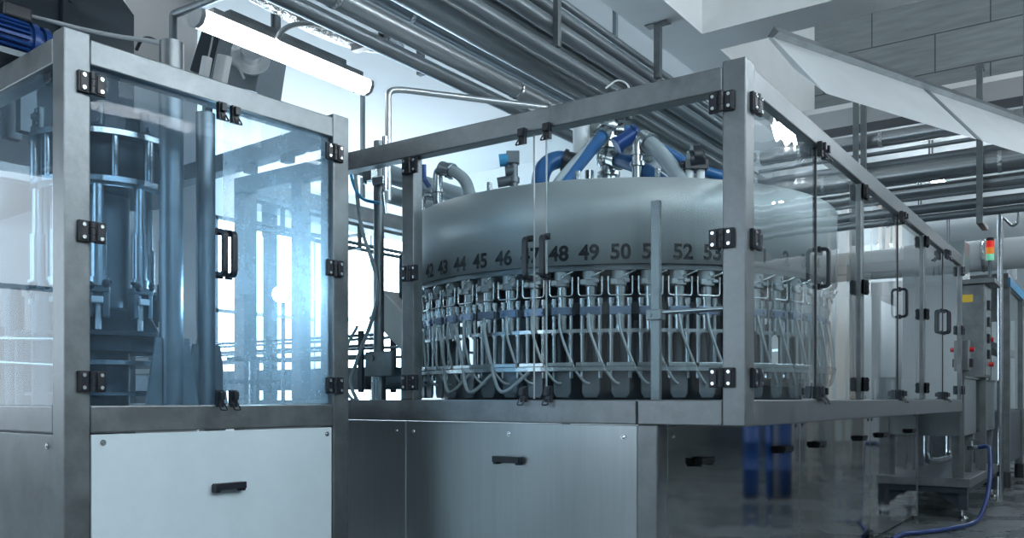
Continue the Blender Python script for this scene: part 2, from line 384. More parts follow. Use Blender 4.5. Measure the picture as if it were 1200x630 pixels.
# glass doors, right side
edges = [(.112, 1.05, .1, 1), (1.058, 1.925, 1.955, 0), (1.995, 3.008, 1.955, 1), (3.018, 3.885, 3.92, 0), (3.955, 4.85, 3.92, 1), (4.86, 5.765, 5.80, 0)]
for i, (ya, yb, hy, first) in enumerate(edges):
    d = MB().span((-.03, ya, ZR1+.004), (-.022, yb, ZT0+.03)).build('glass_door', 'glass_r', guard)
    for z in HZ: hinge(d, RT(hy, z, 0.0))
    me = yb if first else ya; sg = -1 if first else 1
    MB().span((-.034, me-.0035, ZR1+.004), (-.018, me+.0035, ZT0)).build('edge_strip', 'rubber', d)
    if i in (1, 3, 4, 5): bow_handle(d, RT(me+sg*.05, 1.82, -.022))
    latch(d, RT(me+sg*.03, 2.40, 0.0)); latch(d, RT(me+sg*.03, 1.18, -.01))

# ------------------------------------------------------------------ FILLING CAROUSEL
CC0 = Vector((.685, 5.659, 0)); CC = R0 @ CC0; RD = 1.34
car = thing('filling_carousel', 'large round stainless filling carousel with numbered drum and hanging filling valves', 'filling machine', CC+Vector((0, 0, 1.1)), YAW)
Z0c = -1.1
A_near = math.radians(-96.9)
def head_ang(k): return A_near+math.radians((k-49.9)*6.6667)
drum = MB().lathe([(RD-.03, 1.835+Z0c), (RD, 1.827+Z0c), (RD, 2.25+Z0c), (RD-.006, 2.256+Z0c), (RD-.03, 2.256+Z0c), (RD-.04, 2.235+Z0c), (.0001, 2.245+Z0c)], 160).build('drum', 'drum', car)
MB().ring(RD-.02, RD-.24, 1.80+Z0c, 1.834+Z0c, 120).build('valve_ring', 'dull_steel', car)
MB().lathe([(1.14, 0.0), (1.14, .17), (.92, .17), (.92, .70)], 72, smooth=False).build('inner_column', 'dark_steel', car)
MB().ring(RD-.05, RD-.058-.01, 1.49+Z0c, 1.508+Z0c, 120).build('guide_ring', 'steel', car)
MB().ring(RD-.2, RD-.22, 1.60+Z0c, 1.66+Z0c, 120).build('guide_ring', 'dull_steel', car)
MB().ring(RD-.01, RD-.26, 1.295+Z0c, 1.315+Z0c, 120).build('lift_table', 'steel', car)
MB().ring(RD-.02, RD-.40, 0.0, 0.035, 120).build('base_ring', 'dull_steel', car)
# numbers printed on the drum
def number(txt, ang, zc):
    cu = bpy.data.curves.new('n', 'FONT'); cu.body = txt; cu.size = .106; cu.align_x = 'CENTER'; cu.align_y = 'CENTER'; cu.resolution_u = 4; cu.offset = .0032
    o = bpy.data.objects.new('n', cu); COL.objects.link(o)
    dg = bpy.context.evaluated_depsgraph_get(); dg.update()
    me = bpy.data.meshes.new_from_object(o.evaluated_get(dg))
    bpy.data.objects.remove(o); bpy.data.curves.remove(cu)
    for v in me.vertices:
        a = ang+v.co.x*.98/RD; r = RD+.0025
        v.co = (r*math.cos(a), r*math.sin(a), zc+v.co.y)
    me.materials.clear(); me.materials.append(M['ink'])
    ob = bpy.data.objects.new('printed_number', me); COL.objects.link(ob); ob.parent = drum
for k in list(range(40, 55))+list(range(55, 63)):
    number(str(k if k < 55 else k-54), head_ang(k), 1.882+Z0c)
for k in (45.3, 48.6, 51.2, 54.7):     # lid pins on the rim
    a = head_ang(k); MB().cyl(((RD-.02)*math.cos(a), (RD-.02)*math.sin(a), 2.2+Z0c), ((RD-.02)*math.cos(a), (RD-.02)*math.sin(a), 2.30+Z0c), .014, n=10).build('lid_pin', 'steel', car)
# one filling valve, built at angle 0 (radial = +x), then copied round the ring
rv = RD-.07
def build_valve():
    v = MB().cyl((rv, 0, 1.50+Z0c), (rv, 0, 1.73+Z0c), .024, n=14).cyl((rv, 0, 1.66+Z0c), (rv, 0, 1.72+Z0c), .031, n=14).cyl((rv, 0, 1.565+Z0c), (rv, 0, 1.58+Z0c), .03, n=14)
    v = v.build('filling_valve', 'steel', car)
    MB().cyl((rv, 0, 1.755+Z0c), (rv, 0, 1.815+Z0c), .043, n=18).cyl((rv+.043, 0, 1.782+Z0c), (rv+.05, 0, 1.782+Z0c), .008, n=8).build('neck', 'neck', v)
    MB().box((rv+.005, 0, 1.74+Z0c), (.06, .06, .03)).box((rv+.03, -.035, 1.742+Z0c), (.035, .03, .028)).box((rv+.035, .03, 1.748+Z0c), (.02, .03, .018)).build('valve_block', 'neck', v, .004)
    MB().tube(rounded([(rv+.03, -.06, 1.77+Z0c), (rv+.03, -.06, 1.675+Z0c), (rv+.03, .06, 1.675+Z0c), (rv+.03, .06, 1.77+Z0c)], .015, 3), .005, 6).build('wire_yoke', 'screw', v)
    MB().tube([(rv+.03, .0, 1.765+Z0c), (rv+.06, .03, 1.775+Z0c), (rv+.065, .075, 1.795+Z0c)], .005, 6).build('lever', 'screw', v)
    MB().box((rv, 0, 1.60+Z0c), (.055, .108, .042)).cyl((rv+.027, -.04, 1.60+Z0c), (rv+.034, -.04, 1.60+Z0c), .01, n=8).cyl((rv+.027, .04, 1.60+Z0c), (rv+.034, .04, 1.60+Z0c), .01, n=8).build('clamp_block', 'clamp_blue', v, .004)
    for s in (-1, 1):
        MB().cyl((rv+.0, s*.045, 1.31+Z0c), (rv+.0, s*.045, 1.655+Z0c), .0115, n=10).cyl((rv, s*.045, 1.635+Z0c), (rv, s*.045, 1.665+Z0c), .017, n=8).cyl((rv, s*.045, 1.315+Z0c), (rv, s*.045, 1.335+Z0c), .018, n=8).cyl((rv, s*.045, 1.48+Z0c), (rv, s*.045, 1.50+Z0c), .019, n=8).cyl((rv, s*.045, 1.26+Z0c), (rv, s*.045, 1.295+Z0c), .015, n=6).build('guide_rod', 'steel', v)
    MB().cyl((rv-.07, .02, 1.31+Z0c), (rv-.07, .02, 1.49+Z0c), .02, n=10).cyl((rv-.12, -.05, 1.31+Z0c), (rv-.12, -.05, 1.56+Z0c), .014, n=8).build('lift_cylinder', 'dull_steel', v)
    MB().box((rv+.025, 0, 1.327+Z0c), (.075, .138, .022)).build('foot_plate', 'steel', v, .003)
    MB().prism([(rv+.0, -.045, 1.295+Z0c), (rv+.0, .045, 1.295+Z0c), (rv+.0, .045, 1.185+Z0c), (rv+.0, .03, 1.16+Z0c), (rv+.0, -.03, 1.16+Z0c), (rv+.0, -.045, 1.185+Z0c)], (.012, 0, 0)).build('lift_tab', 'dull_steel', v, .002)
    MB().tube(spline([(rv+.03, -.01, 1.585+Z0c), (rv+.045, .0, 1.50+Z0c), (rv+.05, .035, 1.40+Z0c), (rv+.05, .08, 1.30+Z0c), (rv+.02, .13, 1.235+Z0c), (rv-.05, .16, 1.25+Z0c)], 6), .0072, 7).build('hose', 'clear_hose', v)
    return v
valve = build_valve()
ks = list(range(36, 66))
valve.rotation_euler = (0, 0, head_ang(ks[0]))
for k in ks[1:]:
    c = dup(valve, car); c.rotation_euler = (0, 0, head_ang(k))
# drooping loose hoses at the left
for i, k in enumerate((42.5, 43.6, 45.0)):
    a = head_ang(k); a2 = head_ang(k+1.9); r = RD-.02
    pts = [(r*math.cos(a), r*math.sin(a), 1.56+Z0c), (r*math.cos(a+.04), r*math.sin(a+.04), 1.36+Z0c), ((r+.03)*math.cos((a+a2)/2), (r+.03)*math.sin((a+a2)/2), 1.19+Z0c), (r*math.cos(a2), r*math.sin(a2), 1.29+Z0c)]
    MB().tube(spline(pts, 8), .010, 8).build('loose_hose', 'clear_hose', car)
# fittings on the lid (local to the carousel)
O = CC0+Vector((0, 0, 1.1))
def cl(px, py, Y): return P0(px, py, Y)-O
LID = 2.245+Z0c
mx_, my_ = cl(713, 200, 5.6)[:2]
mf = MB().cyl((mx_, my_, LID), (mx_, my_, LID+.09), .16, .12, 24).cyl((mx_, my_, LID+.09), (mx_, my_, LID+.62), .052, n=20)
for z in (.14, .22, .34, .42, .56): mf.cyl((mx_, my_, LID+z), (mx_, my_, LID+z+.025), .075, n=20)
mf.ball((mx_, my_, LID+.46), .08, 16).ball((mx_, my_, LID+.66), .07, 16)
mf = mf.build('manifold', 'steel', car)
MB().cyl((mx_-.17, my_+.05, LID+.45), (mx_-.17, my_+.05, LID+.68), .055, n=16).cyl((mx_-.17, my_+.05, LID+.68), (mx_-.17, my_+.05, LID+.80), .016, n=10).cyl((mx_-.1, my_+.02, LID+.5), (mx_-.17, my_+.05, LID+.5), .02, n=8).build('filter_bowl', 'white', mf)
MB().box((mx_-.03, my_-.02, LID+.76), (.07, .06, .05)).box((mx_+.07, my_-.02, LID+.74), (.06, .06, .07)).cyl((mx_-.12, my_, LID+.79), (mx_+.16, my_, LID+.79), .012, n=8).cyl((mx_, my_, LID+.6), (mx_, my_, LID+.78), .02, n=8).cyl((mx_+.13, my_-.02, LID+.7), (mx_+.13, my_-.02, LID+.79), .022, n=8).build('valve_cluster', 'black', mf)
MB().tube(spline([(mx_+.08, my_-.02, LID+.78), (mx_+.13, my_-.02, LID+.9), (mx_+.06, my_-.02, LID+.95), (mx_-.02, my_-.02, LID+.9)], 6), .006, 6).build('signal_wire', 'white', mf)
MB().cyl((mx_-.06, my_, LID+.28), (mx_-.36, my_-.05, LID+.20), .022, n=10).cyl((mx_-.13, my_-.06, LID+.16), (mx_-.13, my_-.06, LID+.36), .03, n=10).build('branch_pipe', 'steel', mf)
def hose(pts, r, m, name='hose', clampm='steel'):
    h = MB().tube(spline(pts, 8), r, 12).build(name, m, car)
    a = Vector(pts[0]); b = (Vector(pts[1])-a).normalized()
    MB().cyl(a-b*.05, a+b*.05, r*1.15, n=14).cyl(a+b*.02, a+b*.045, r*1.35, n=14).build('hose_clamp', clampm, h)
    return h
hose([cl(706, 158, 5.5), cl(690, 178, 5.3), cl(660, 214, 5.0), cl(650, 232, 4.9)], .042, 'blue_hose')
hose([cl(699, 160, 5.45), cl(683, 178, 5.25), cl(655, 210, 4.95), cl(645, 226, 4.85)], .022, 'clear_hose')
hose([cl(722, 187, 5.5), cl(740, 192, 5.35), cl(760, 202, 5.2), cl(785, 222, 5.05)], .045, 'blue_hose')
hose([cl(722, 153, 5.6), cl(735, 155, 5.6), cl(752, 164, 5.7), cl(775, 175, 5.9), cl(812, 195, 6.2), cl(850, 208, 6.4)], .040, 'blue_hose')
hose([cl(758, 165, 5.2), cl(770, 175, 5.1), cl(788, 197, 5.0), cl(803, 222, 4.9)], .045, 'clear_hose')
hose([cl(668, 190, 5.4), cl(655, 187, 5.4), cl(641, 193, 5.35), cl(634, 206, 5.3), cl(632, 226, 5.25)], .055, 'blue_hose', clampm='black')
hose([cl(755, 182, 5.9), cl(764, 182, 5.9), cl(770, 191, 5.9), cl(762, 199, 5.9), cl(742, 203, 5.9)], .045, 'clear_hose')
MB().cyl(cl(723, 170, 5.35), cl(746, 155, 5.35), .048, n=16).cyl(cl(722, 171, 5.35), cl(725, 169, 5.35), .056, n=16).cyl(cl(744, 156.5, 5.35), cl(747, 154.5, 5.35), .056, n=16).build('actuator', 'blue_paint', car)
MB().tube(rounded([cl(747, 235, 5.2), cl(747, 166, 5.2), cl(759, 163, 5.2)], .06, 6), .032, 14).cyl(cl(747, 190, 5.2), cl(747, 195, 5.2), .045, n=14).cyl(cl(747, 178, 5.2), cl(747, 182, 5.2), .04, n=14).build('riser_pipe', 'steel', car)
MB().tube(rounded([cl(513, 240, 5.25), cl(513, 201, 5.25), cl(520, 197, 5.2), cl(524, 198, 5.2)], .06, 6), .03, 14).cyl(cl(513, 222, 5.25), cl(513, 226, 5.25), .042, n=14).build('riser_pipe', 'steel', car)
hose([cl(524, 199, 5.2), cl(535, 203, 5.15), cl(546, 214, 5.1), cl(552, 235, 5.05)], .036, 'clear_hose')
MB().tube(rounded([cl(494, 250, 5.3), cl(494, 232, 5.3), cl(500, 229, 5.3), cl(510, 231, 5.3)], .05, 6), .026, 12).build('elbow_pipe', 'steel', car)
MB().cyl(cl(497, 193, 5.3), cl(497, 210, 5.3), .014, n=8).cyl(cl(497, 210, 5.3), cl(503, 219, 5.3), .016, n=8).build('tap_lever', 'blue_paint', car)
tv = MB().cyl(cl(602, 222, 5.0), cl(602, 186, 5.0), .024, n=12).box(cl(601, 185, 5.0), (.075, .06, .07)).cyl(cl(602, 214, 5.0), cl(602, 208, 5.0), .034, n=12)
tv = tv.cyl(cl(602, 200, 5.0), cl(592, 201, 5.0), .032, n=12).cyl(cl(600, 211, 5.0), cl(583, 214, 5.0), .03, n=12).build('vent_valve', 'dull_steel', car, .004)
MB().cyl(cl(595, 187, 5.0), cl(585, 188, 5.0), .036, n=14).build('cap', 'azure', tv)
mt = MB().cyl(cl(807, 189, 4.95), cl(824, 187, 4.95), .06, n=18).cyl(cl(811, 184, 4.95), cl(821, 183, 4.95), .068, n=18).box(cl(815, 194, 4.95), (.13, .09, .05)).cyl(cl(797, 193, 4.95), cl(807, 192, 4.95), .02, n=10).build('lid_motor', 'black', car)
for px in (808, 821): MB().cyl(cl(px, 196, 4.95), cl(px, 226, 4.95), .024, n=10).build('motor_leg', 'white', mt)
# upright bar with clamp in front of the carousel
ub = toG(P(769, 300, 4.15))
bar = thing('upright_bar', 'flat steel upright bar with bolted clamp standing before the drum inside the front glass', 'bar', G(ub.x, ub.y, 1.1), ROT_M)
zt = P(769, 235, 4.15).z-1.1
MB().span((-.024, -.012, 0), (.024, .012, zt)).build('bar', 'frame', bar, .004)
zc = P(769, 369, 4.15).z-1.1
MB().span((-.04, -.03, zc-.025), (.04, .02, zc+.025)).cyl((-.02, -.03, zc), (-.02, -.037, zc), .012, n=10).build('clamp', 'frame', bar, .004)
MB().cyl((.03, -.012, zc+.01), (.42, -.012, zc+.01), .011, n=10).build('rod', 'steel', bar)

# ------------------------------------------------------------------ RINSER GUARD (left machine)
lz0, lz1, lt0, lt1 = 1.02, 1.127, 2.44, 2.54
LL = 1.39; LD = -2.2
rg = thing('rinser_guard', 'nearest steel framed glass guard with a pale lower panel, at left', 'machine guard', AW, ROT_L)
def lp(name, m, a, b, bevel=.006): return MB().span(a, b).build(name, m, rg, bevel)
lp('corner_post', 'frame', (-.1, 0, .02), (0, .1, 2.56)); lp('corner_post', 'frame', (-.1, LL-.1, .02), (0, LL, 2.56))
lp('corner_post', 'frame', (LD, 0, .02), (LD+.1, .1, 2.56)); lp('corner_post', 'frame', (LD, LL-.1, .02), (LD+.1, LL, 2.56))
lp('top_rail', 'frame', (-.09, .1, lt0), (0, LL-.1, lt1)); lp('top_rail', 'frame', (LD+.1, 0, lt0), (-.1, .09, lt1))
lp('top_rail', 'frame', (LD+.1, LL-.09, lt0), (-.1, LL, lt1)); lp('top_rail', 'frame', (LD, .1, lt0), (LD+.09, LL-.1, lt1))
lp('sill_rail', 'frame', (-.1, .1, lz0), (0, LL-.1, lz1)); lp('sill_rail', 'frame', (LD+.1, 0, lz0), (-.1, .1, lz1))
lp('sill_rail', 'frame', (LD+.1, LL-.1, lz0), (-.1, LL, lz1)); lp('sill_rail', 'frame', (LD, .1, lz0), (LD+.1, LL-.1, lz1))
lp('table_plate', 'dull_steel', (LD+.1, .1, 1.04), (-.1, LL-.1, 1.08))
wp = lp('lower_panel', 'white_panel', (-.03, .105, .04), (-.006, LL-.105, lz0-.006), .003)
pull_handle(wp, RT(LL/2+.003, .765, -.006), .15)
for y in (.15, LL-.135): screwhead(wp, RT(y, .982, -.006))
sp_ = lp('lower_side_panel', 'frame', (LD+.1, .008, .04), (-.105, .03, lz0-.006), .003)
screwhead(sp_, FTm(-.16, .97, .008))
HL = (2.365, 1.795, 1.22)
def ldoor(y0, y1, hy, me, sg, gm):
    d = MB().span((-.032, y0, lz1+.003), (-.024, y1, lt0+.02)).build('glass_door', gm, rg)
    for z in HL: hinge(d, RT(hy, z, 0))
    bow_handle(d, RT(me+sg*.02, 1.79, -.024)); latch(d, RT(me+sg*.03, 2.405, 0)); latch(d, RT(me+sg*.03, 1.155, -.012))
ldoor(.112, .689, .1, .689, -1, 'glass_l'); ldoor(.696, LL-.112, LL-.1, .696, 1, 'glass_h')
MB().span((LD+.11, .024, lz1), (-.105, .032, lt0+.02)).build('side_pane', 'glass_s', rg)
for x in (-.42, -.75): MB().span((x-.03, LL-.085, lt0-.045), (x+.03, LL-.03, lt0)).build('door_sensor', 'black', rg, .004)
for x, in ((-.22,), ): MB().span((x-.03, .03, lt0-.04), (x+.03, .08, lt0)).build('door_sensor', 'black', rg, .004)
for x in (-.25, -.75): MB().prism([(x-.05, LL-.18, 1.08), (x+.05, LL-.18, 1.08), (x+.035, LL-.18, 1.115), (x-.035, LL-.18, 1.115)], (0, .05, 0)).build('stop_block', 'black', rg, .004)

# rinser turret
tc_ = P(124, 468, 4.35); tc_.z = 1.08
tur = thing('rinser_turret', 'dark steel rinsing turret with stacked discs and gripper heads behind the hinged left glass', 'bottling machine', tc_)
MB().cyl((0, 0, 0), (0, 0, 1.42), .11, n=24).build('central_column', 'dull_steel', tur)
MB().disc(.34, 1.31, 1.335, 56).build('top_disc', 'steel', tur)
MB().disc(.24, 1.335, 1.46, 40).build('top_housing', 'dark_steel', tur)
MB().disc(.335, 1.09, 1.115, 56).disc(.30, 1.075, 1.09, 48).build('upper_disc', 'steel', tur)
MB().lathe([(.25, 1.115), (.25, 1.31)], 48).build('drive_drum', 'dark_steel', tur)
MB().disc(.37, .37, .39, 56).disc(.30, .30, .37, 48).lathe([(.26, .39), (.20, .50), (.12, .52)], 40).build('star_disc', 'dark_steel', tur)
MB().disc(.33, .235, .255, 48).build('lower_disc', 'steel', tur)
MB().disc(.36, .09, .105, 56).build('base_disc', 'dull_steel', tur)
for i in range(4):
    a = i*math.pi/2+.5; MB().cyl((.36*math.cos(a), .36*math.sin(a), .105), (.36*math.cos(a), .36*math.sin(a), .235), .02, n=10).build('stand_post', 'steel', tur) if False else None
for i in range(12):
    a = 2*math.pi*i/12+.13
    MB().cyl((.31*math.cos(a), .31*math.sin(a), 1.115), (.31*math.cos(a), .31*math.sin(a), 1.31), .016 if i % 2 else .024, n=10).build('tie_rod', 'steel', tur)
for i in range(6):
    a = 2*math.pi*i/6+.25
    R = Matrix.Rotation(a, 4, 'Z')
    b = MB().at(R).box((.30, 0, 1.40), (.03, .15, .11))
    for s in (-.045, .045):
        for z in (1.37, 1.43): b.cyl((.315, s, z), (.325, s, z), .014, n=8)
    b.build('bolted_plate', 'dull_steel', tur, .008)
def spindle():
    r = .30
    v = MB().cyl((r, 0, .80), (r, 0, 1.075), .026, n=14).cyl((r, 0, .62), (r, 0, .86), .036, n=14).cyl((r, 0, .60), (r, 0, .64), .045, n=14).build('gripper_head', 'steel', tur)
    MB().box((r, -.035, .52), (.06, .025, .13)).box((r, .035, .52), (.06, .025, .13)).box((r, 0, .585), (.07, .10, .03)).cyl((r, -.03, .48), (r, -.03, .60), .012, n=8).build('yoke', 'dull_steel', v, .004)
    MB().box((r+.02, 0, .535), (.04, .05, .03)).cyl((r, 0, .40), (r, 0, .52), .014, n=8).build('grip_jaw', 'white', v, .004)
    MB().ball((r+.03, -.03, .60), .02, 8).ball((r+.03, .035, .61), .02, 8).cyl((r+.02, -.06, .62), (r+.02, .06, .62), .008, n=6).build('roller', 'dark_steel', v)
    return v
sv = spindle()
for i in range(1, 10):
    c = dup(sv, tur); c.rotation_euler = (0, 0, 2*math.pi*i/10)
# columns of the rinser
def column(px, Y, r, ztop, label, group=None):
    b = P(px, 468, Y); b.z = 1.08
    t = thing('support_column', label, 'column', b, ROT_L)
    MB().cyl((0, 0, .0), (0, 0, ztop-1.08), r, n=32).build('tube', 'frame', t)
    for s in (-1, 1):
        MB().prism([(0, s*r*.9, 0), (0, s*(r+.085), 0), (0, s*(r+.03), .36), (0, s*r*.9, .36)], (.012, 0, 0)).build('gusset', 'frame', t)
    MB().disc(r+.09, 0, .012, 32).build('foot_flange', 'frame', t)
    return t
column(201, 4.1, .054, 2.83, 'thick steel column rising through the open top of the left guard')
column(241, 4.6, .0495, 2.66, 'second steel column inside the left guard, its top hidden by the top rail')
# low bench and fittings at floor of the rinser seen under the turret: guide rails at left pane
gr = thing('bottle_guide', 'pair of thin steel bottle guide rails behind the left side glass', 'guide rail', LW(-.55, .16, 1.08), ROT_L)
for z in (.24, .35): MB().cyl((-1.0, 0, z+.03), (.25, 0, z-.03), .010, n=8).build('rail', 'steel', gr)
for x in (-.8, -.3, .2): MB().cyl((x, .02, 0), (x, .02, .38), .018, n=10).build('stand', 'dull_steel', gr)
for i, (x, y) in enumerate(((-.85, .28), (-1.05, .30), (-1.25, .32), (-1.45, .30), (-1.65, .28))):
    h = (.52, .36, .58, .44, .5)[i]
    bs = MB().cyl((0, 0, 0), (0, 0, h), .045, n=16).cyl((0, 0, h), (0, 0, h+.04), .03, n=12).build('guide_pillar', 'dull_steel')
    bs.location = LW(x, y, 1.08); tag(bs, 'short steel pillar standing on the table behind the left side glass', 'pillar', 'pillars behind the left side glass')
# star wheel pieces on the rinser outfeed
sw = thing('star_wheel', 'dark star wheel guide on the outfeed behind the bright right glass door', 'star wheel', P(298, 468, 4.95)*1, 0)
sw.location.z = 1.08
MB().cyl((0, 0, 0), (0, 0, .3), .03, n=14).build('shaft', 'steel', sw)
for z in (.16, .29):
    st = MB(); poly = []
    for i in range(32):
        a = 2*math.pi*i/32; r = .15 if (i % 4) in (0, 1) else .115
        poly.append((r*math.cos(a), r*math.sin(a), z))
    st.prism(poly, (0, 0, .02)).build('star_plate', 'dark_steel', sw)

lpz = P(330, 345, 4.55)
M['flare_lamp'] = emis('flare_lamp_lens', (0.50, 0.78, 1.0), 620.0)  # added lamp with no real fixture behind it; makes the lens-flare glow
il = thing('flare_lamp', 'small round blue-white lamp added for the lens-flare glow behind the right door of the left guard', 'lamp', Vector((lpz.x, lpz.y, 1.08)), YAW)
hz = lpz.z-1.08
MB().cyl((0, 0, 0), (0, 0, .02), .06, n=20).cyl((0, .03, .01), (0, .03, hz), .012, n=10).build('stand', 'steel', il)
hb = MB().at(Matrix.Translation((0, 0, hz)) @ Matrix.Rotation(math.pi/2, 4, 'X')); hb.lathe([(.0001, -.04), (.03, -.04), (.045, -.01), (.048, .022), (.044, .022), (.043, .01)], 32).build('housing', 'black', il)
hb = MB().at(Matrix.Translation((0, 0, hz)) @ Matrix.Rotation(math.pi/2, 4, 'X')); hb.disc(.042, .01, .02, 32).build('lens', 'flare_lamp', il)
# ------------------------------------------------------------------ behind the left guard: conveyor, pole, tubing
cv = thing('bottle_conveyor', 'long bottle conveyor with triple guide rails seen through the left guard', 'conveyor', G(-2.85, 1.0, 0), ROT_M)
MB().span((-4.6, -.12, 1.22), (0, .12, 1.36)).build('bed', 'dull_steel', cv, .006)
MB().span((-4.6, -.09, 1.36), (0, .09, 1.375)).build('chain', 'dark_steel', cv)
for z in (1.45, 1.52, 1.59):
    for y in (-.13, .13): MB().cyl((-4.6, y, z), (0, y, z), .011, n=8).build('guide_rail', 'steel', cv)
for x in (-4.4, -3.3, -2.2, -1.1, -.15):
    for y in (-.16, .16): MB().span((x-.02, y-.012, 1.2), (x+.02, y+.012, 1.62)).build('rail_bracket', 'dark_steel', cv)
for x in (-4.2, -2.0, -.7): MB().span((x-.04, -.1, 0), (x+.04, .1, 1.22) if x < -.5 else (x+.04, .1, 1.22)).build('leg', 'dull_steel', cv)
pg = toG(P(444, 300, 5.3))
pole = thing('instrument_pole', 'round steel pole with air valves and a base bracket beside the filling drum', 'pole', G(pg.x, pg.y, 1.10), ROT_M)
MB().cyl((0, 0, 0), (0, 0, 1.62), .032, n=18).build('tube', 'frame', pole)
MB().span((-.06, -.06, .19), (.16, -.035, .34)).cyl((.0, -.06, .30), (.0, -.068, .30), .018, n=12).build('bracket', 'frame', pole, .005)
MB().cyl((0, 0, 0), (0, 0, .2), .045, n=18).build('socket', 'steel', pole)
av = MB().box((-.02, -.05, 1.42), (.07, .06, .10)).box((.06, -.05, 1.36), (.09, .05, .05)).cyl((.1, -.05, 1.30), (.1, -.05, 1.62), .02, n=10).cyl((-.07, -.05, 1.36), (-.07, -.05, 1.5), .014, n=8).cyl((.1, -.05, 1.16), (.08, -.05, 1.3), .012, n=8).build('air_valve', 'steel', pole, .004)
MB().tube(spline([(-.16, -.08, 1.56), (-.15, -.08, 1.40), (-.06, -.09, 1.27), (.08, -.08, 1.22)], 8), .010, 8).build('air_tube', 'azure', pole)
MB().tube(spline([(-.14, -.07, 1.5), (-.06, -.09, 1.1), (.05, -.06, .7), (-.10, -.08, .3), (-.16, -.08, .15), (-.05, -.1, .0)], 8), .012, 8).build('drain_tube', 'clear_hose', pole)
MB().tube(spline([(-.12, -.06, .5), (-.2, -.08, .35), (-.17, -.1, .1), (-.05, -.1, .02)], 8), .010, 8).build('drain_tube', 'clear_hose', pole)
cc = P(460, 345, 5.55)
cp = thing('machine_cover', 'sloping pale cover plate with a dark box behind, left of the drum', 'cover', cc, ROT_M)
MB().prism([(-.10, 0, .04), (.12, 0, -.14), (.12, 0, -.40), (-.10, 0, -.22)], (0, .25, 0)).build('cover_plate', 'white_paint', cp, .01)
MB().span((-.06, .12, -.05), (.10, .3, .28)).build('dark_box', 'dark_steel', cp, .01)
MB().span((-.02, .1, 1.10-cc.z), (.06, .2, -.2)).build('support', 'dull_steel', cp)
card = P(490, 412, 5.2)
wb = thing('white_card', 'narrow white board hanging at the left edge of the filling carousel', 'board', card, 0)
MB().span((-.035, -.004, -.115), (.035, .004, .115)).build('board', 'white', wb)
MB().cyl((0, 0.01, -.31), (0, .01, .1), .008, n=8).build('stem', 'steel', wb)

def long_pipe(px, py, z, r, m, label, y0=-7.5, y1=6.6, joints=(), name='overhead_pipe'):
    Y = (z-EYE)*F/(HY-py); g = toG(P(px, py, Y))
    mb = MB().cyl((0, y0, 0), (0, y1, 0), r, n=24)
    t = mb.build(name, m); t.location = G(g.x, 0, z); t.rotation_euler = (0, 0, ROT_M)
    for j in joints: MB().cyl((0, j-.02, 0), (0, j+.02, 0), r*1.06, n=24).build('joint_band', 'foil', t)
    tag(t, label, 'pipe'); return t, g.x
ac = thing('air_conveyor', 'raised steel air conveyor trough running away behind the left guard', 'conveyor', G(-4.76, 1.25, 2.62), ROT_M)
MB().span((-.12, 0, .16), (.12, 6.2, .36)).build('trough', 'frame', ac, .006)
for x in (-.1, .1): MB().cyl((x, 0, 0), (x, 6.2, 0), .018, n=8).build('lower_rail', 'steel', ac)
for i in range(7):
    y = .3+i*.92; MB().span((-.13, y-.02, -.03), (-.11, y+.02, .18)).span((.11, y-.02, -.03), (.13, y+.02, .18)).span((-.13, y-.02, -.05), (.13, y+.02, -.03)).build('yoke', 'dull_steel', ac)
for y in (.4, 5.4): MB().span((-.2, y-.05, -2.62), (-.125, y+.05, .3)).build('stand', 'frame', ac)
long_pipe(480, 212, 3.38, .10, 'pipe', 'pale lagged pipe running away beyond the drum, left of its rim', y0=2.5, y1=7.8, joints=(3.2, 4.6), name='lagged_pipe')
long_pipe(470, 232, 3.05, .08, 'pipe', 'second pale lagged pipe just below the first beyond the drum', y0=2.5, y1=7.8, joints=(3.8,), name='lagged_pipe')
# ------------------------------------------------------------------ above and behind the left guard
ct = thing('hopper_cabinet', 'tall dark steel hopper cabinet with clipped top corner behind the left guard', 'cabinet', LW(-2.42, 0, 0), ROT_L)
MB().prism([(0, 1.10, 0.02), (0, 1.55, 0.02), (0, 1.55, 3.80), (0, 1.33, 4.02), (0, -1.4, 4.02), (0, -1.4, 2.9), (0, 1.10, 2.45)], (-1.2, 0, 0)).build('body', 'dark_steel', ct, .01)
MB().span((0, 1.05, 2.9), (.04, 1.15, 3.87)).cyl((.04, 1.10, 3.74), (.055, 1.10, 3.74), .025, n=12).build('strap', 'dark_steel', ct, .004)
mo = thing('gear_motor', 'blue electric gear motor with black terminal box on top of the left guard', 'motor', P(28, 55, 4.6), ROT_L)
mo.location = P(8, 43, 4.55)
zz = mo.location.z-lt1
body = MB().cyl((0, -.30, 0), (0, .10, 0), .085, n=28)
for i in range(22):
    a = 2*math.pi*i/22
    body.at(Matrix.Rotation(a, 4, 'Y')).box((0, -.1, .09), (.008, .36, .03)).at(Matrix.Identity(4))
body.build('motor_body', 'blue_paint', mo)
MB().cyl((0, .10, 0), (0, .13, 0), .105, n=28).cyl((0, .13, 0), (0, .16, 0), .08, n=24).cyl((0, .16, 0), (0, .19, 0), .10, n=24).cyl((0, .19, 0), (0, .28, -.01), .045, n=16).build('flange', 'blue_paint', mo)
MB().span((-.07, -.04, .085), (.07, .10, .165)).build('terminal_box', 'black', mo, .012)
MB().span((-.12, -.1, -.13), (.12, .18, -.10)).span((-.12, .02, -zz), (-.06, .1, -.12)).span((.06, .02, -zz), (.12, .1, -.12)).build('mount', 'dull_steel', mo)
pts = [P(30, 18, 4.65), P(60, 25, 4.66), P(100, 35, 4.6), P(140, 43, 4.35), P(170, 47, 4.2), P(190, 51, 4.08)]
tag(MB().tube(spline(pts), .012, 8).build('power_cable', 'cable_grey'), 'thin grey cable strung from the blue motor to the column top', 'cable')
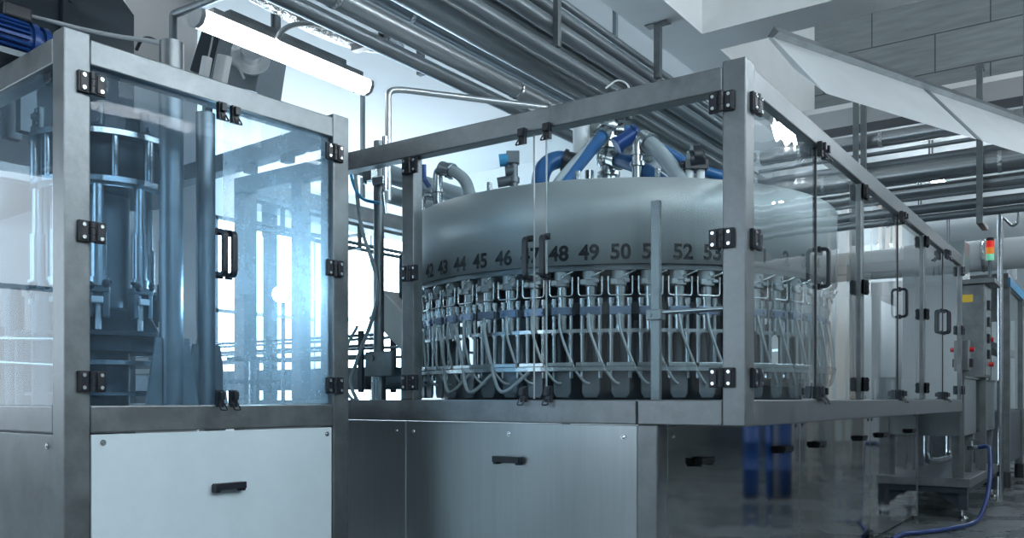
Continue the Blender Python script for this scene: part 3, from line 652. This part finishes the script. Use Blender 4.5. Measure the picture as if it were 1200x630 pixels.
tag(MB().tube(spline([P(160, 58, 4.3), P(166, 47, 4.25), P(176, 45, 4.2), P(190, 53, 4.08)]), .009, 8).build('power_cable', 'rubber'), 'dark looped cable entering the top of the thick column', 'cable')
# conveyor head drive with flanged motor and white boxes
hd = thing('drive_head', 'inclined dark drive head with round flange and white boxes beneath the bright lamp', 'drive', P(258, 75, 7.3), ROT_L)
O2 = hd.location.copy(); RLi = Matrix.Rotation(-ROT_L, 3, 'Z')
def hl(px, py, Y): return RLi @ (P(px, py, Y)-O2)
MB().prism([hl(243, 12, 7.4), hl(262, 22, 7.4), hl(245, 90, 7.4), hl(222, 82, 7.4)], RLi @ R0 @ Vector((.1, .4, 0))).build('side_plate', 'dark_steel', hd, .008)
MB().prism([hl(262, 22, 7.4), hl(310, 40, 7.4), hl(300, 108, 7.4), hl(245, 92, 7.4)], RLi @ R0 @ Vector((.1, .4, 0))).build('casing', 'pipe_dark', hd, .008)
fc = hl(294, 66, 7.3); ax = (RLi @ R0 @ Vector((.3, -.9, -.1))).normalized()
fl = MB().cyl(fc+ax*.0, fc+ax*.05, .16, n=32)
for i in range(8):
    t1 = ax.orthogonal().normalized(); t2 = ax.cross(t1); a = 2*math.pi*i/8
    q = fc+t1*.13*math.cos(a)+t2*.13*math.sin(a); fl.cyl(q+ax*.05, q+ax*.065, .012, n=8)
fl.build('flange', 'pipe', hd)
MB().cyl(fc+ax*.05, fc+ax*.22, .085, n=24).build('hub', 'steel', hd)
MB().box(hl(260, 83, 7.1), (.15, .06, .25), Matrix.Rotation(.35, 3, 'Y')).build('junction_box', 'white', hd, .012)
MB().box(hl(241, 78, 7.1), (.08, .06, .16), Matrix.Rotation(.35, 3, 'Y')).build('junction_box', 'white', hd, .012)
MB().tube(spline([hl(250, 40, 7.15), hl(247, 55, 7.1), hl(243, 72, 7.08)]), .008, 8).tube(spline([hl(270, 72, 7.15), hl(280, 80, 7.12), hl(286, 92, 7.1)]), .012, 8).build('lead', 'cable_grey', hd)
MB().prism([hl(245, 92, 7.4), hl(300, 108, 7.4), hl(300, 470+40, 7.4), hl(262, 470+40, 7.4)], RLi @ Vector((.05, .2, 0))).build('support_leg', 'dark_steel', hd) if False else None
MB().cyl(hl(243, 95, 7.6), hl(243, 621, 7.6), .045, n=16).build('support_leg', 'dull_steel', hd)

# lamp
EYv = EY
def luminaire(p, L, label, ztop, group=None, m='lamp'):
    t = thing('strip_lamp', label, 'lamp', p, ROT_M, group)      # runs along local y
    d = MB(); prof = [(-.07, 0.03), (-.075, -.01), (-.05, -.055), (0, -.07), (.05, -.055), (.075, -.01), (.07, .03)]
    d.prism([(x, .03, z) for x, z in prof], (0, L-.06, 0)).build('diffuser', m, t)
    for y in (0, L-.032): MB().prism([(x*1.03, y, z*1.03) for x, z in prof], (0, .032, 0)).build('end_cap', 'white', t)
    MB().span((-.06, .1, .031), (.06, L-.1, .075)).build('housing', 'frame', t, .004)
    MB().span((-.03, .25, .075), (.03, L-.25, .125)).build('mount_channel', 'frame', t, .003)
    for y in (L*.42,): MB().span((-.03, y-.02, .12), (-.01, y+.02, ztop-p.z)).span((.01, y-.02, .12), (.03, y+.02, ztop-p.z)).build('hanger', 'frame', t)
    return t
ZC = 4.9
lamp_p = P(228, 18, 5.55)
luminaire(lamp_p, 1.55, 'bright white strip lamp hanging above the left guard', ZC)

# ------------------------------------------------------------------ ROOM
XL, XR, Y0r, Y1r = -11.0, 6.5, -8.0, 8.0
XBEAM0, XBEAM1 = -2.45, -2.0
def gs(name, m, *spans):
    mb = MB()
    for a, b in spans: mb.span(a, b)
    o = struct(mb, name, m); o.location = CW; o.rotation_euler = (0, 0, ROT_M); return o
gs('floor', 'floor', ((XL-.2, Y0r-.2, -.2), (XR+.2, 22.2, 0)))
gs('ceiling', 'ceil', ((XL-.2, Y0r-.2, ZC), (XBEAM0+.05, Y1r+.2, ZC+.2)))
gs('ceiling_bay', 'bay', ((XBEAM0+.05, Y0r-.2, 7.0), (XR+.2, Y1r+.4, 7.2)))
gs('ceiling_annex', 'far_wall', ((XBEAM0-.3, Y1r+.4, ZC), (XR+.2, 22.2, ZC+.2)))
gs('trim_1', 'beam', ((XBEAM0, Y0r, 4.6), (XBEAM1, Y1r, 7.0)))
gs('trim_2', 'beam', ((XBEAM1, 4.33, 4.6), (XR, 4.78, 5.4)))
gs('trim_3', 'beam', ((XBEAM1, -2.0, 4.6), (XR, -1.55, 5.4)))
# back wall: solid at left (with window openings filled by panes), upstand over the opening at right
def window(i, m, axis, a, b, z0, z1, pos, sgn, n):
    # axis 'x': pane spans x in a wall of constant y=pos; sgn points into the room
    def sp(u0, u1, d0, d1, za, zb):
        p0, p1 = pos+sgn*d0, pos+sgn*d1
        return ((u0, p0, za), (u1, p1, zb)) if axis == 'x' else ((p0, u0, za), (p1, u1, zb))
    w = gs('window_%d' % i, m, sp(a, b, -.16, -.14, z0, z1))
    fr = MB()
    for k in range(n+1):
        u = a+(b-a)*k/n; fr.span(*sp(max(a, u-.03), min(b, u+.03), -.14, -.02, z0, z1))
    for z in (z0, (z0+z1)/2, z1-.06): fr.span(*sp(a, b, -.14, -.02, z, z+.06))
    fr.build('window_frame', 'frame', w)
gs('wall_back', 'white_paint', ((XL-.3, Y1r, 0), (XBEAM0, Y1r+.3, 1.0)), ((XL-.3, Y1r, 4.2), (XBEAM0, Y1r+.3, ZC)),
   ((XL-.3, Y1r, 1.0), (-10.8, Y1r+.3, 4.2)), ((-9.0, Y1r, 1.0), (XBEAM0, Y1r+.3, 4.2)))
window(1, 'daylight', 'x', -10.8, -9.0, 1.0, 4.2, Y1r, -1, 2)
gs('wall_left', 'white_paint', ((XL-.3, Y0r-.2, 0), (XL, Y1r, 1.0)), ((XL-.3, Y0r-.2, 4.2), (XL, Y1r, ZC)),
   ((XL-.3, Y0r-.2, 1.0), (XL, -5, 4.2)), ((XL-.3, -2, 1.0), (XL, 1.2, 4.2)), ((XL-.3, 4.0, 1.0), (XL, 4.5, 4.2)), ((XL-.3, 7.7, 1.0), (XL, Y1r, 4.2)))
window(2, 'daylight', 'y', 4.5, 7.7, 1.0, 4.2, XL, 1, 3)
window(3, 'daylight', 'y', 1.2, 4.0, 1.0, 4.2, XL, 1, 3)
window(4, 'fill_daylight', 'y', -5, -2, 1.0, 4.2, XL, 1, 3)  # unseen window added for cool light from the left
gs('wall_upstand', 'block', ((XBEAM1, Y1r, 4.6), (XR+.2, Y1r+.4, 7.0)))
gs('wall_right', 'shade_wall', ((XR, Y0r-.2, 0), (XR+.3, 22.2, 1.5)))
gs('wall_right_upper', 'pale_wall', ((XR, Y0r-.2, 1.5), (XR+.3, 22.2, 5.0)), ((XR, Y0r-.2, 6.7), (XR+.3, 22.2, 7.0)), ((XR, Y1r+.2, 5.0), (XR+.3, 22.2, 6.7)))
window(5, 'fill_clerestory', 'y', Y0r, Y1r+.2, 5.0, 6.7, XR, -1, 8)  # unseen high window added to light the bay, block wall and hood
gs('wall_front', 'shade_wall', ((XL, Y0r-.3, 0), (XR, Y0r, 1.2)))
gs('wall_front_upper', 'pale_wall', ((XL, Y0r-.3, 4.2), (XR, Y0r, 7.0)), ((XL, Y0r-.3, 1.2), (-9.5, Y0r, 4.2)), ((-6.5, Y0r-.3, 1.2), (-5.5, Y0r, 4.2)), ((-2.8, Y0r-.3, 1.2), (XR, Y0r, 4.2)))
window(6, 'fill_daylight', 'x', -9.5, -6.5, 1.2, 4.2, Y0r, 1, 3)  # this and the next window are added, unseen, to light the front faces
window(7, 'fill_daylight', 'x', -5.5, -2.8, 1.2, 4.2, Y0r, 1, 3)
for i, y in enumerate((-6.5, -3.4, -.3, 2.8, 5.9)): gs('trim_%d' % (6+i), 'white_paint', ((XR-.3, y-.2, 0), (XR, y+.2, 5.0)))  # unseen pale pilasters added for the guard glass to mirror
gs('wall_annex_side', 'far_wall', ((XBEAM0-.3, Y1r+.3, 0), (XBEAM0, 22.2, ZC)))
gs('wall_annex_end', 'far_wall', ((XBEAM0, 22, 0), (XR, 22.2, ZC)))
gs('trim_4', 'far_wall', ((XL, Y1r-.04, 4.30), (XBEAM0, Y1r, 4.36)))

# more strip lamps of the hall; aisle and far-room rows added to brighten those spaces
for i, (x, y, z) in enumerate(((-8.6, -2.4, 4.2), (-4.6, -4.4, 4.2))):
    luminaire(G(x, y, z), 1.55, ['strip lamp near the left wall', 'strip lamp behind the camera on the left'][i], ZC)
for x in (2.0, 4.0):
    for y in (-5.6, -2.6, .4, 3.4, 6.2):
        luminaire(G(x, y, 4.3), 1.55, 'white strip lamp added over the aisle to light it, seen only mirrored in glass', 7.0 if y < 4 else 7.0, 'aisle strip lamps', 'fill_lamp')
for i, (x, y, z) in enumerate(((-1.0, 9.6, 4.4), (1.2, 10.6, 4.4), (3.4, 10.0, 4.4), (.6, 14.5, 4.4), (3.0, 16.0, 4.4), (-1.6, 12.2, 4.0), (-1.6, 15.2, 4.0), (1.4, 18.4, 4.2))):
    luminaire(G(x, y, z), 1.55, 'white strip lamp added to brighten the room beyond the crossing pipes', ZC, 'far room strip lamps', 'fill_lamp')

# ------------------------------------------------------------------ overhead pipes along the hall (left bundle)
long_pipe(561, 108, 3.45, .050, 'pipe_dark', 'lowest dull grey overhead pipe of the bundle, nearest the lamp')
long_pipe(561, 82, 3.55, .070, 'pipe', 'shiny overhead pipe with foil joint just above the lowest pipe', joints=(.2, 2.1, 4.0))
long_pipe(561, 62, 3.75, .055, 'pipe', 'pale slim overhead pipe tucked behind the foil jointed pipe', joints=(1.0,))
_, xD = long_pipe(657, 89, 3.75, .115, 'pipe', 'thickest overhead pipe in the middle of the bundle', joints=(3.2,))
long_pipe(657, 69, 3.70, .052, 'pipe_dark', 'dark overhead pipe lying against the thickest pipe')
long_pipe(657, 56, 3.98, .055, 'pipe', 'medium overhead pipe just below the cable tray')
long_pipe(657, 37, 4.0, .058, 'pipe_dark', 'grey overhead pipe just above the cable tray')
long_pipe(657, 18, 4.2, .048, 'pipe_dark', 'second highest overhead pipe, clipped to the hangers')
long_pipe(657, 2, 4.3, .032, 'pipe_dark', 'thinnest and highest overhead pipe of the bundle')
# cable tray with cables
Yt = (4.08-EYE)*F/(HY-47); gx = toG(P(657, 47, Yt)).x
ctray = thing('cable_tray', 'ladder cable tray full of wires between the overhead pipes', 'cable tray', G(gx, 0, 4.08), ROT_M)
tb = MB().span((-.09, -7.5, -.03), (-.08, 6.6, .03)).span((.08, -7.5, -.03), (.09, 6.6, .03))
for i in range(45): tb.span((-.08, -7.4+i*.31, -.03), (.08, -7.37+i*.31, -.015))
tb.build('ladder', 'pipe', ctray)
for i in range(7):
    x = -.065+i*.021
    pts = [(x+random.uniform(-.012, .012), -7.5+k*.56, .0+random.uniform(-.01, .02)) for k in range(26)]
    MB().tube(spline(pts, 3), .009, 6).build('cable', ['rubber', 'cable_grey', 'cable_grey', 'rubber', 'white', 'cable_grey', 'rubber'][i], ctray)
# foil duct above the lamp
pts = [P(255, -34, 5.6), P(318, 0, 5.9), P(366, 26, 6.2), P(408, 43, 6.5), P(438, 50, 6.75), P(465, 52, 7.0)]
tag(MB().tube(spline(pts), .075, 16).build('foil_duct', 'foil'), 'crumpled foil wrapped duct hanging above the bright lamp', 'duct')
tag(MB().tube(spline([P(325, 46, 5.95), P(331, 36, 5.95), P(345, 29, 6.0), P(365, 28, 6.1), P(385, 33, 6.25)]), .018, 10).build('flexible_conduit', 'cable_grey'), 'grey flexible conduit looping from the bright lamp up to the foil duct', 'conduit')
# hangers carrying the bundle
def hanger(px, py_top, ztop, Y, zbot, label, w=.045, arm=None, armz=None):
    p = P(px, 300, Y); t = thing('pipe_hanger', label, 'hanger', Vector((p.x, p.y, zbot)), ROT_M)
    MB().span((-w/2, -w/2, 0), (w/2, w/2, ztop-zbot)).build('channel', 'frame', t, .003)
    MB().span((-.11, -.05, ztop-zbot-.012), (.11, .05, ztop-zbot)).build('head_plate', 'frame', t)
    if arm: MB().span((-arm[0], -.03, armz-zbot-.05), (arm[1], .03, armz-zbot)).build('cross_arm', 'frame', t)
    return t
hanger(653, 0, ZC, 6.55, 3.80, 'grey channel hanger standing in front of the cable tray')
hanger(721, 12, ZC, 8.13, 3.95, 'slim channel hanger left of the white ceiling beam, with small head plate', .04)
hanger(771, 0, 4.6, 8.0, 4.1, 'pale channel hanger under the white ceiling beam', .06)
hanger(493, 70, ZC, 6.9, 3.72, 'short hanger showing between the two lowest pipe pairs', .05)
hanger(425, 107, ZC, 10.6, 3.6, 'long ceiling hanger with head plate standing over the left end of the filler guard', .045)
hanger(450, 20, ZC, 6.2, 3.66, 'hanger arm crossing above the shiny jointed pipe', .06, (.3, .3), 3.74)
# bent conduit pipe above the filler guard
pts = rounded([P(455, 235, 5.9), P(455, 106, 5.9), P(470, 105, 5.95), P(640, 126, 6.6)], .12, 8)
tag(MB().tube(pts, .022, 12).build('bent_pipe', 'pipe'), 'thin bent steel pipe rising behind the filler guard and turning along the overhead pipes', 'pipe')
# pipe across the ceiling at the far left
tag(MB().tube(rounded([P(203, 175, 7.7), P(203, 17, 7.75), P(330, -32, 7.2)], .02, 2), .035, 12).build('ceiling_conduit', 'pipe_dark'), 'grey conduit running down and across the ceiling at upper left', 'conduit')
# plain pier at left
pr = MB().prism([LW(-4.1, 2.35), LW(-4.1, 3.05), LW(-4.6, 3.05), LW(-4.6, 2.35)], (0, 0, ZC))
struct(pr, 'wall_pier', 'white_paint')

# ------------------------------------------------------------------ right-hand pipes (across)
def cross_pipe(px, py, yg, r, m, label, x0=-2.38, x1=6.3, name='cross_pipe', joints=()):
    c = (px-CX)/F
    Y = (yg+CW0.dot(EY0))/(c*EY0.x+EY0.y); z = EYE+(HY-py)/F*Y
    t = MB().cyl((x0, 0, 0), (x1, 0, 0), r, n=24).build(name, m); t.location = G(0, yg, z); t.rotation_euler = (0, 0, ROT_M)
    for j in joints: MB().cyl((j-.02, 0, 0), (j+.02, 0, 0), r*1.05, n=24).build('joint_band', 'foil', t)
    tag(t, label, 'pipe'); return z
cross_pipe(1047, 161, 7.1, .088, 'cross_pipe', 'highest shiny lagged pipe crossing under the sloping hood', joints=(-1.9, -1.0, .3))
cross_pipe(1100, 169, 7.0, .024, 'pipe_dark', 'thin dark rail pipe just below the highest crossing pipe')
cross_pipe(1100, 184, 7.25, .05, 'pipe_dark', 'dark pipe hidden behind the wide lagged pipe')
cross_pipe(1100, 199, 7.0, .112, 'cross_pipe', 'widest lagged pipe crossing behind the right hand guard', joints=(-1.6, .2, 1.2))
cross_pipe(1100, 221, 7.1, .07, 'cross_pipe', 'medium crossing pipe below the widest lagged pipe')
cross_pipe(1100, 230, 6.95, .018, 'pipe_dark', 'thin dark conduit below the medium crossing pipe')
cross_pipe(1100, 243, 7.1, .055, 'pipe_dark', 'dark crossing pipe second from the bottom at right')
cross_pipe(1100, 254, 7.1, .042, 'pipe_dark', 'lowest dark crossing pipe at right')
for px, ylo, zt, lab in ((1148, 262, 4.6, 'channel hanger holding the crossing pipes under the hood'), (1003, 200, 4.6, 'left channel of the hanger pair under the white soffit'), (1012, 215, 4.6, 'right channel of the hanger pair under the white soffit')):
    c = (px-CX)/F; yg = 6.82 if px > 1100 else 6.85
    Y = (yg+CW0.dot(EY0))/(c*EY0.x+EY0.y); z = EYE+(HY-ylo)/F*Y
    p = P(px, ylo, Y)
    t = thing('pipe_hanger', lab, 'hanger', p, ROT_M)
    MB().span((-.03, -.02, 0), (.03, .02, zt-z)).build('channel', 'frame', t, .003)
    MB().span((-.03, .0, .0), (.03, .45, .04)).build('bracket', 'frame', t, .003)
    MB().span((-.04, -.02, zt-z), (.04, .10, zt-z+.05)).build('top_arm', 'frame', t)
# white soffit ledge above the crossing pipes
gs('trim_5', 'white_paint', ((XBEAM1, 7.3, 4.6), (XR, 8.0, 4.66)))

# ------------------------------------------------------------------ sloping hood at upper right
hdv = (R0 @ Vector((.834, .552, 0))).normalized(); hn = Vector((hdv.y, -hdv.x, 0))
T0 = P(903, 41, 6.5)
hood = thing('sloping_hood', 'bright stainless sloping hood running under the grey block wall at upper right', 'hood', T0, math.atan2(hdv.y, hdv.x))
# local x along, local -y towards the camera
def hs(x0, x1, name, m, off=0.0):
    tri = [(x0, 0-off, 0+off), (x0, -.487-off, -.58+off), (x0, -.22, -.33), (x0, .02, -.02)]
    return MB().prism(tri, (x1-x0, 0, 0)).build(name, m, hood, .004)
HM = mat('satin_hood_steel', (.74, .775, .79), 0.45, .3, var=.05, scale=2, bump=.15, bscale=2, bdist=.03)
hs(0, 1.96, 'hood_panel', HM); hs(2.04, 3.9, 'hood_panel', HM)
hs(1.955, 2.045, 'seam_strip', 'pipe_dark', .004)
MB().prism([(0, -.03, .055), (0, -.075, .0), (0, -.01, -.03), (0, .03, .0)], (3.9, 0, 0)).build('top_lip', 'frame', hood, .003)
MB().span((.6, -.05, .02), (.64, .0, 7.0-T0.z)).span((3.2, -.05, .02), (3.24, .0, 4.55-T0.z+2.45)).build('hanger_rod', 'frame', hood) if False else None
for x in (3.78,): MB().span((x, .0, -.02), (x+.04, .04, 7.0-T0.z)).build('hanger_rod', 'frame', hood)

# ------------------------------------------------------------------ right: tanks, cabinet, hose
def gthing(name, label, cat, x, y, z=0.0, group=None): return thing(name, label, cat, G(x, y, z), ROT_M, group)
st = gthing('tank_stand', 'low steel platform on angled feet carrying two rinse tanks at lower right', 'stand', 0.05, 5.95)
MB().span((-1.5, 0, .30), (0, 2.5, .385)).build('platform', 'frame', st, .005)
MB().span((-1.48, .03, .24), (-.03, 2.47, .30)).build('skirt', 'dark_steel', st)
for (x, y) in ((-.07, .08), (-.07, 2.42), (-1.4, .08), (-1.4, 2.42)):
    l = MB().span((x-.04, y-.04, .08), (x+.04, y+.04, .25)).build('leg', 'dark_steel', st)
    s = -1
    MB().prism([(x-.04, y, .25), (x-.28, y, .25), (x-.04, y, .10)], (0, .012, 0)).build('gusset', 'dark_steel', l) if x > -1 else None
    MB().cyl((x, y, .015), (x, y, .09), .015, n=10).cyl((x, y, 0), (x, y, .02), .045, .025, n=16).build('levelling_foot', 'steel', l)
def tank(x0, x1, y0, y1, z0, z1, label):
    t = gthing('rinse_tank', label, 'tank', (x0+x1)/2, (y0+y1)/2, .385)
    w = (x1-x0)/2; d = (y1-y0)/2
    MB().span((-w, -d, z0-.385), (w, d, z1-.385)).build('vessel', 'panel', t, .01)
    MB().span((-w-.012, -d-.012, z1-.385-.001), (w+.012, d+.012, z1-.365)).build('lid', 'frame', t, .004)
    for sx in (-1, 1):
        for sy in (-1, 1):
            MB().prism([(sx*(w-.06)-.045, sy*(d-.06)-.04, 0), (sx*(w-.06)+.03, sy*(d-.06)-.04, 0), (sx*(w-.06)+.045, sy*(d-.06)-.04, z0-.385), (sx*(w-.06)-.06, sy*(d-.06)-.04, z0-.385)], (0, .08, 0)).build('leg', 'frame', t, .004)
    return t
tank(-.85, -.02, 6.08, 6.95, .79, 1.36, 'nearer square steel rinse tank on the platform')
tank(-.75, .0, 7.6, 8.4, .80, 1.36, 'farther square steel rinse tank behind the nearer one')
pp = MB().tube(rounded([G(-.42, 6.5, .79), G(-.42, 6.5, .52), G(-.42, 7.2, .47), G(-.42, 7.9, .47), G(-.42, 7.9, .8)], .1, 6), .04, 14).build('drain_pipe', 'steel'); tag(pp, 'bent steel drain pipe linking the two rinse tanks', 'pipe')
cab = gthing('control_cabinet', 'grey electrical control cabinet on posts above the rinse tanks', 'cabinet', -.35, 7.05, .385)
MB().span((-.42, -.02, 1.0), (.4, .45, 2.0)).build('body', 'frame', cab, .008)
MB().span((.4, .02, 1.03), (.41, .42, 1.97)).build('door', 'panel', cab, .004)
for z in (1.25, 1.42, 1.6, 1.78): MB().span((.41, .1, z-.05), (.435, .2, z+.05)).build('switch_plate', 'black', cab, .004)
for z in (1.15, 1.42): MB().cyl((.41, .3, z), (.45, .3, z), .025, n=14).build('push_button', 'button', cab)
MB().span((.17, -.028, 1.81), (.29, -.02, 1.89)).build('warning_sticker', ['yellow'], cab)
for x in (-.38, .36): MB().span((x-.03, .16, 0), (x+.03, .22, 1.0)).build('post', 'frame', cab)
MB().prism([(-.42, -.02, 2.05), (-.42, .45, 2.05), (-.42, .45, 2.5), (-.42, .1, 2.5)], (.62, 0, 0)).build('hood', 'panel', cab, .008)
MB().span((-.5, -.06, 2.0), (.5, .5, 2.05)).build('canopy', 'frame', cab, .004)
cb = gthing('push_button_box', 'small grey control box with red buttons beside the end of the long guard', 'control box', -.03, 6.02, .385)
MB().span((-.02, -.02, 0), (.02, .02, 1.05)).build('post', 'frame', cb)
MB().span((-.07, -.06, 1.04), (.07, .05, 1.34)).build('box', 'frame', cb, .008)
MB().cyl((.07, -.01, 1.25), (.11, -.01, 1.25), .022, n=14).cyl((-.01, -.06, 1.25), (-.01, -.10, 1.25), .022, n=14).build('push_button', 'button', cb)
MB().span((.07, -.035, 1.08), (.10, .02, 1.16)).build('switch', 'black', cb, .004)
# signal tower
sg = P(1160, 305, 9.9)
sl = thing('signal_tower', 'signal light tower of red, amber and green lenses over the control cabinet', 'signal light', Vector((sg.x, sg.y, 1.36)), ROT_M)
zb = sg.z-1.36
MB().cyl((0, 0, 0), (0, 0, zb), .018, n=12).build('stem', 'dull_steel', sl)
for i, m in enumerate(('green', 'amber', 'red')): MB().cyl((0, 0, zb+i*.075), (0, 0, zb+i*.075+.07), .042, n=18).build('lens', m, sl)
MB().cyl((0, 0, zb+.225), (0, 0, zb+.255), .044, n=18).build('cap', 'black', sl)
# pole with a bent bracket
pl = P(1172, 468, 10.3)
sp = thing('standing_pole', 'slim steel pole with a bent bracket standing behind the control cabinet', 'pole', Vector((pl.x, pl.y, 0)), ROT_M)
zt = P(1172, 246, 10.3).z
MB().cyl((0, 0, 0), (0, 0, zt), .033, n=14).build('pole', 'steel', sp)
MB().tube(rounded([(0, 0, zt-.05), (.12, .05, zt-.20), (.18, .06, zt-.16), (.19, .06, zt+.12)], .04, 4), .018, 8).tube([(-.2, 0, zt+.01), (.9, 0, zt+.06)], .018, 8).build('bracket', 'steel', sp)
# blue hose on the floor
pts = [P(1147, 524, 8.6), P(1156, 523, 8.55), P(1160, 530, 8.5), P(1160, 560, 8.4), P(1154, 592, 8.2)]
q = [P(1142, 470, 8.0), P(1112, 470, 7.6), P(1080, 470, 7.4), P(1058, 470, 7.3), P(1045, 470, 7.0)]
pts = pts+[Vector((v.x, v.y, .025)) for v in q]
bh = MB().tube(spline(pts), .022, 10).build('water_hose', 'navy_hose'); tag(bh, 'dark blue water hose hanging from the tank tap and lying on the floor', 'hose')
tp = MB().cyl(P(1134, 525, 8.7), P(1150, 524, 8.6), .022, n=10).cyl(P(1140, 525, 8.66), P(1140, 516, 8.66), .012, n=8).box(P(1140, 515, 8.66), (.08, .02, .015)).build('tap', 'steel'); tag(tp, 'small tap feeding the blue hose under the rinse tanks', 'tap')
for (x, y, lab) in ((2.2, 11.0, 'tall white storage tank added nearest along the aisle, out of view, for the glass doors to mirror'), (3.4, 14.5, 'middle tall white storage tank added along the aisle, out of view, for the glass doors to mirror'), (4.6, 18.0, 'farthest tall white storage tank added along the aisle, out of view, for the glass doors to mirror')):
    tk = gthing('reflection_tank', lab, 'tank', x, y)  # unseen tanks added so the doors have pale shapes to reflect
    MB().lathe([(.0001, .75), (.3, .8), (.72, 1.3), (.72, 3.2), (.5, 3.5), (.0001, 3.6)], 48).build('vessel', 'white', tk)
    for i in range(4):
        a = math.pi/4+i*math.pi/2; MB().cyl((.62*math.cos(a), .62*math.sin(a), 0), (.62*math.cos(a), .62*math.sin(a), 1.3), .05, n=12).build('leg', 'steel', tk)
bb = MB().lathe([(.0001, 0), (.27, 0), (.29, .02), (.29, .3), (.305, .32), (.29, .34), (.29, .62), (.305, .64), (.29, .66), (.29, .92), (.27, .95), (.0001, .95)], 40).build('streak_barrel', 'blue_paint')  # unseen barrel added to put a blue streak in the polished steel
bb.location = G(1.5, 7.0); tag(bb, 'blue barrel added out of view in the aisle to mirror as a blue streak in the polished side panel', 'barrel')
M['cream'] = mat('cream_column_paint', (.70, .62, .54), 0, .6)
for i, (x, y) in enumerate(((1.85, 9.0), (2.0, 12.6))): gs('trim_%d' % (11+i), 'cream', ((x-.12, y-.12, 0), (x+.12, y+.12, ZC)))  # unseen cream columns added for vertical streaks in glass and steel
# far machine with blue band
fm = gthing('far_packing_machine', 'distant glazed machine with a sloping-away blue band at the right edge', 'machine', 0.0, 9.6)
for y in (0, 1.8, 3.6, 5.4):
    for x in (-1.6, 0): MB().span((x-.05, y-.05, .2), (x+.05, y+.05, 2.62)).build('post', 'frame', fm)
MB().span((-1.62, -.02, .3), (.02, 5.42, 1.0)).build('base', 'dull_steel', fm, .01)
MB().span((.035, -.05, 2.62), (.06, 5.45, 2.74)).build('blue_band', 'azure', fm)
MB().span((-1.66, -.06, 2.60), (.035, 5.46, 2.80)).build('canopy', 'frame', fm, .01)
MB().span((.01, .06, 1.02), (.018, 5.34, 2.58)).build('side_pane', 'glass_far', fm)
for i in range(6): MB().cyl((-.4, .5+i*.8, 1.0), (-.4, .5+i*.8, 1.75), .11, n=16).build('cylinder', 'white', fm)
MB().span((-.55, .2, 1.9), (-.3, 5.2, 2.0)).build('drive_rail', 'dark_steel', fm)
for y in (0, 1.8, 3.6, 5.4): MB().cyl((0, y, 0), (0, y, .21), .06, n=12).build('foot', 'rubber', fm)
cross_pipe(1170, 298, 9.2, .2, 'white', 'wide pale duct crossing low behind the signal tower', x0=-2.3, name='air_duct', joints=(-1.2, -.2, .8))
vp = MB().tube(rounded([G(.0, 10.4, 2.8), G(.0, 10.4, 3.2), G(-.25, 10.4, 3.32), G(-1.0, 10.4, 3.32)], .2, 6), .06, 14).build('vent_pipe', 'pipe'); 
vp2 = vp; tag(vp, 'grey bent vent pipe rising behind the signal tower', 'pipe')

# ------------------------------------------------------------------ world, camera, colour
w = bpy.data.worlds.new('World'); scn.world = w; w.use_nodes = True
w.node_tree.nodes['Background'].inputs['Color'].default_value = (.5, .7, .9, 1); w.node_tree.nodes['Background'].inputs['Strength'].default_value = .3
cam = bpy.data.cameras.new('Camera'); co = bpy.data.objects.new('Camera', cam); COL.objects.link(co)
co.location = (0, 0, EYE); co.rotation_euler = (math.pi/2, 0, YAW)
cam.sensor_width = 36; cam.lens = 36*F/1200; cam.shift_x = 0; cam.shift_y = (HY-315)/1200
cam.clip_start = .05; cam.clip_end = 200
scn.camera = co
scn.view_settings.view_transform = 'Standard'; scn.view_settings.look = 'None'; scn.view_settings.gamma = 1; scn.view_settings.exposure = -0.42; scn.view_settings.use_curve_mapping = False
cy = scn.cycles
cy.max_bounces = 10; cy.diffuse_bounces = 5; cy.glossy_bounces = 5; cy.transmission_bounces = 6; cy.transparent_max_bounces = 32
cy.use_denoising = True; cy.sample_clamp_indirect = 6; cy.caustics_reflective = False; cy.caustics_refractive = False
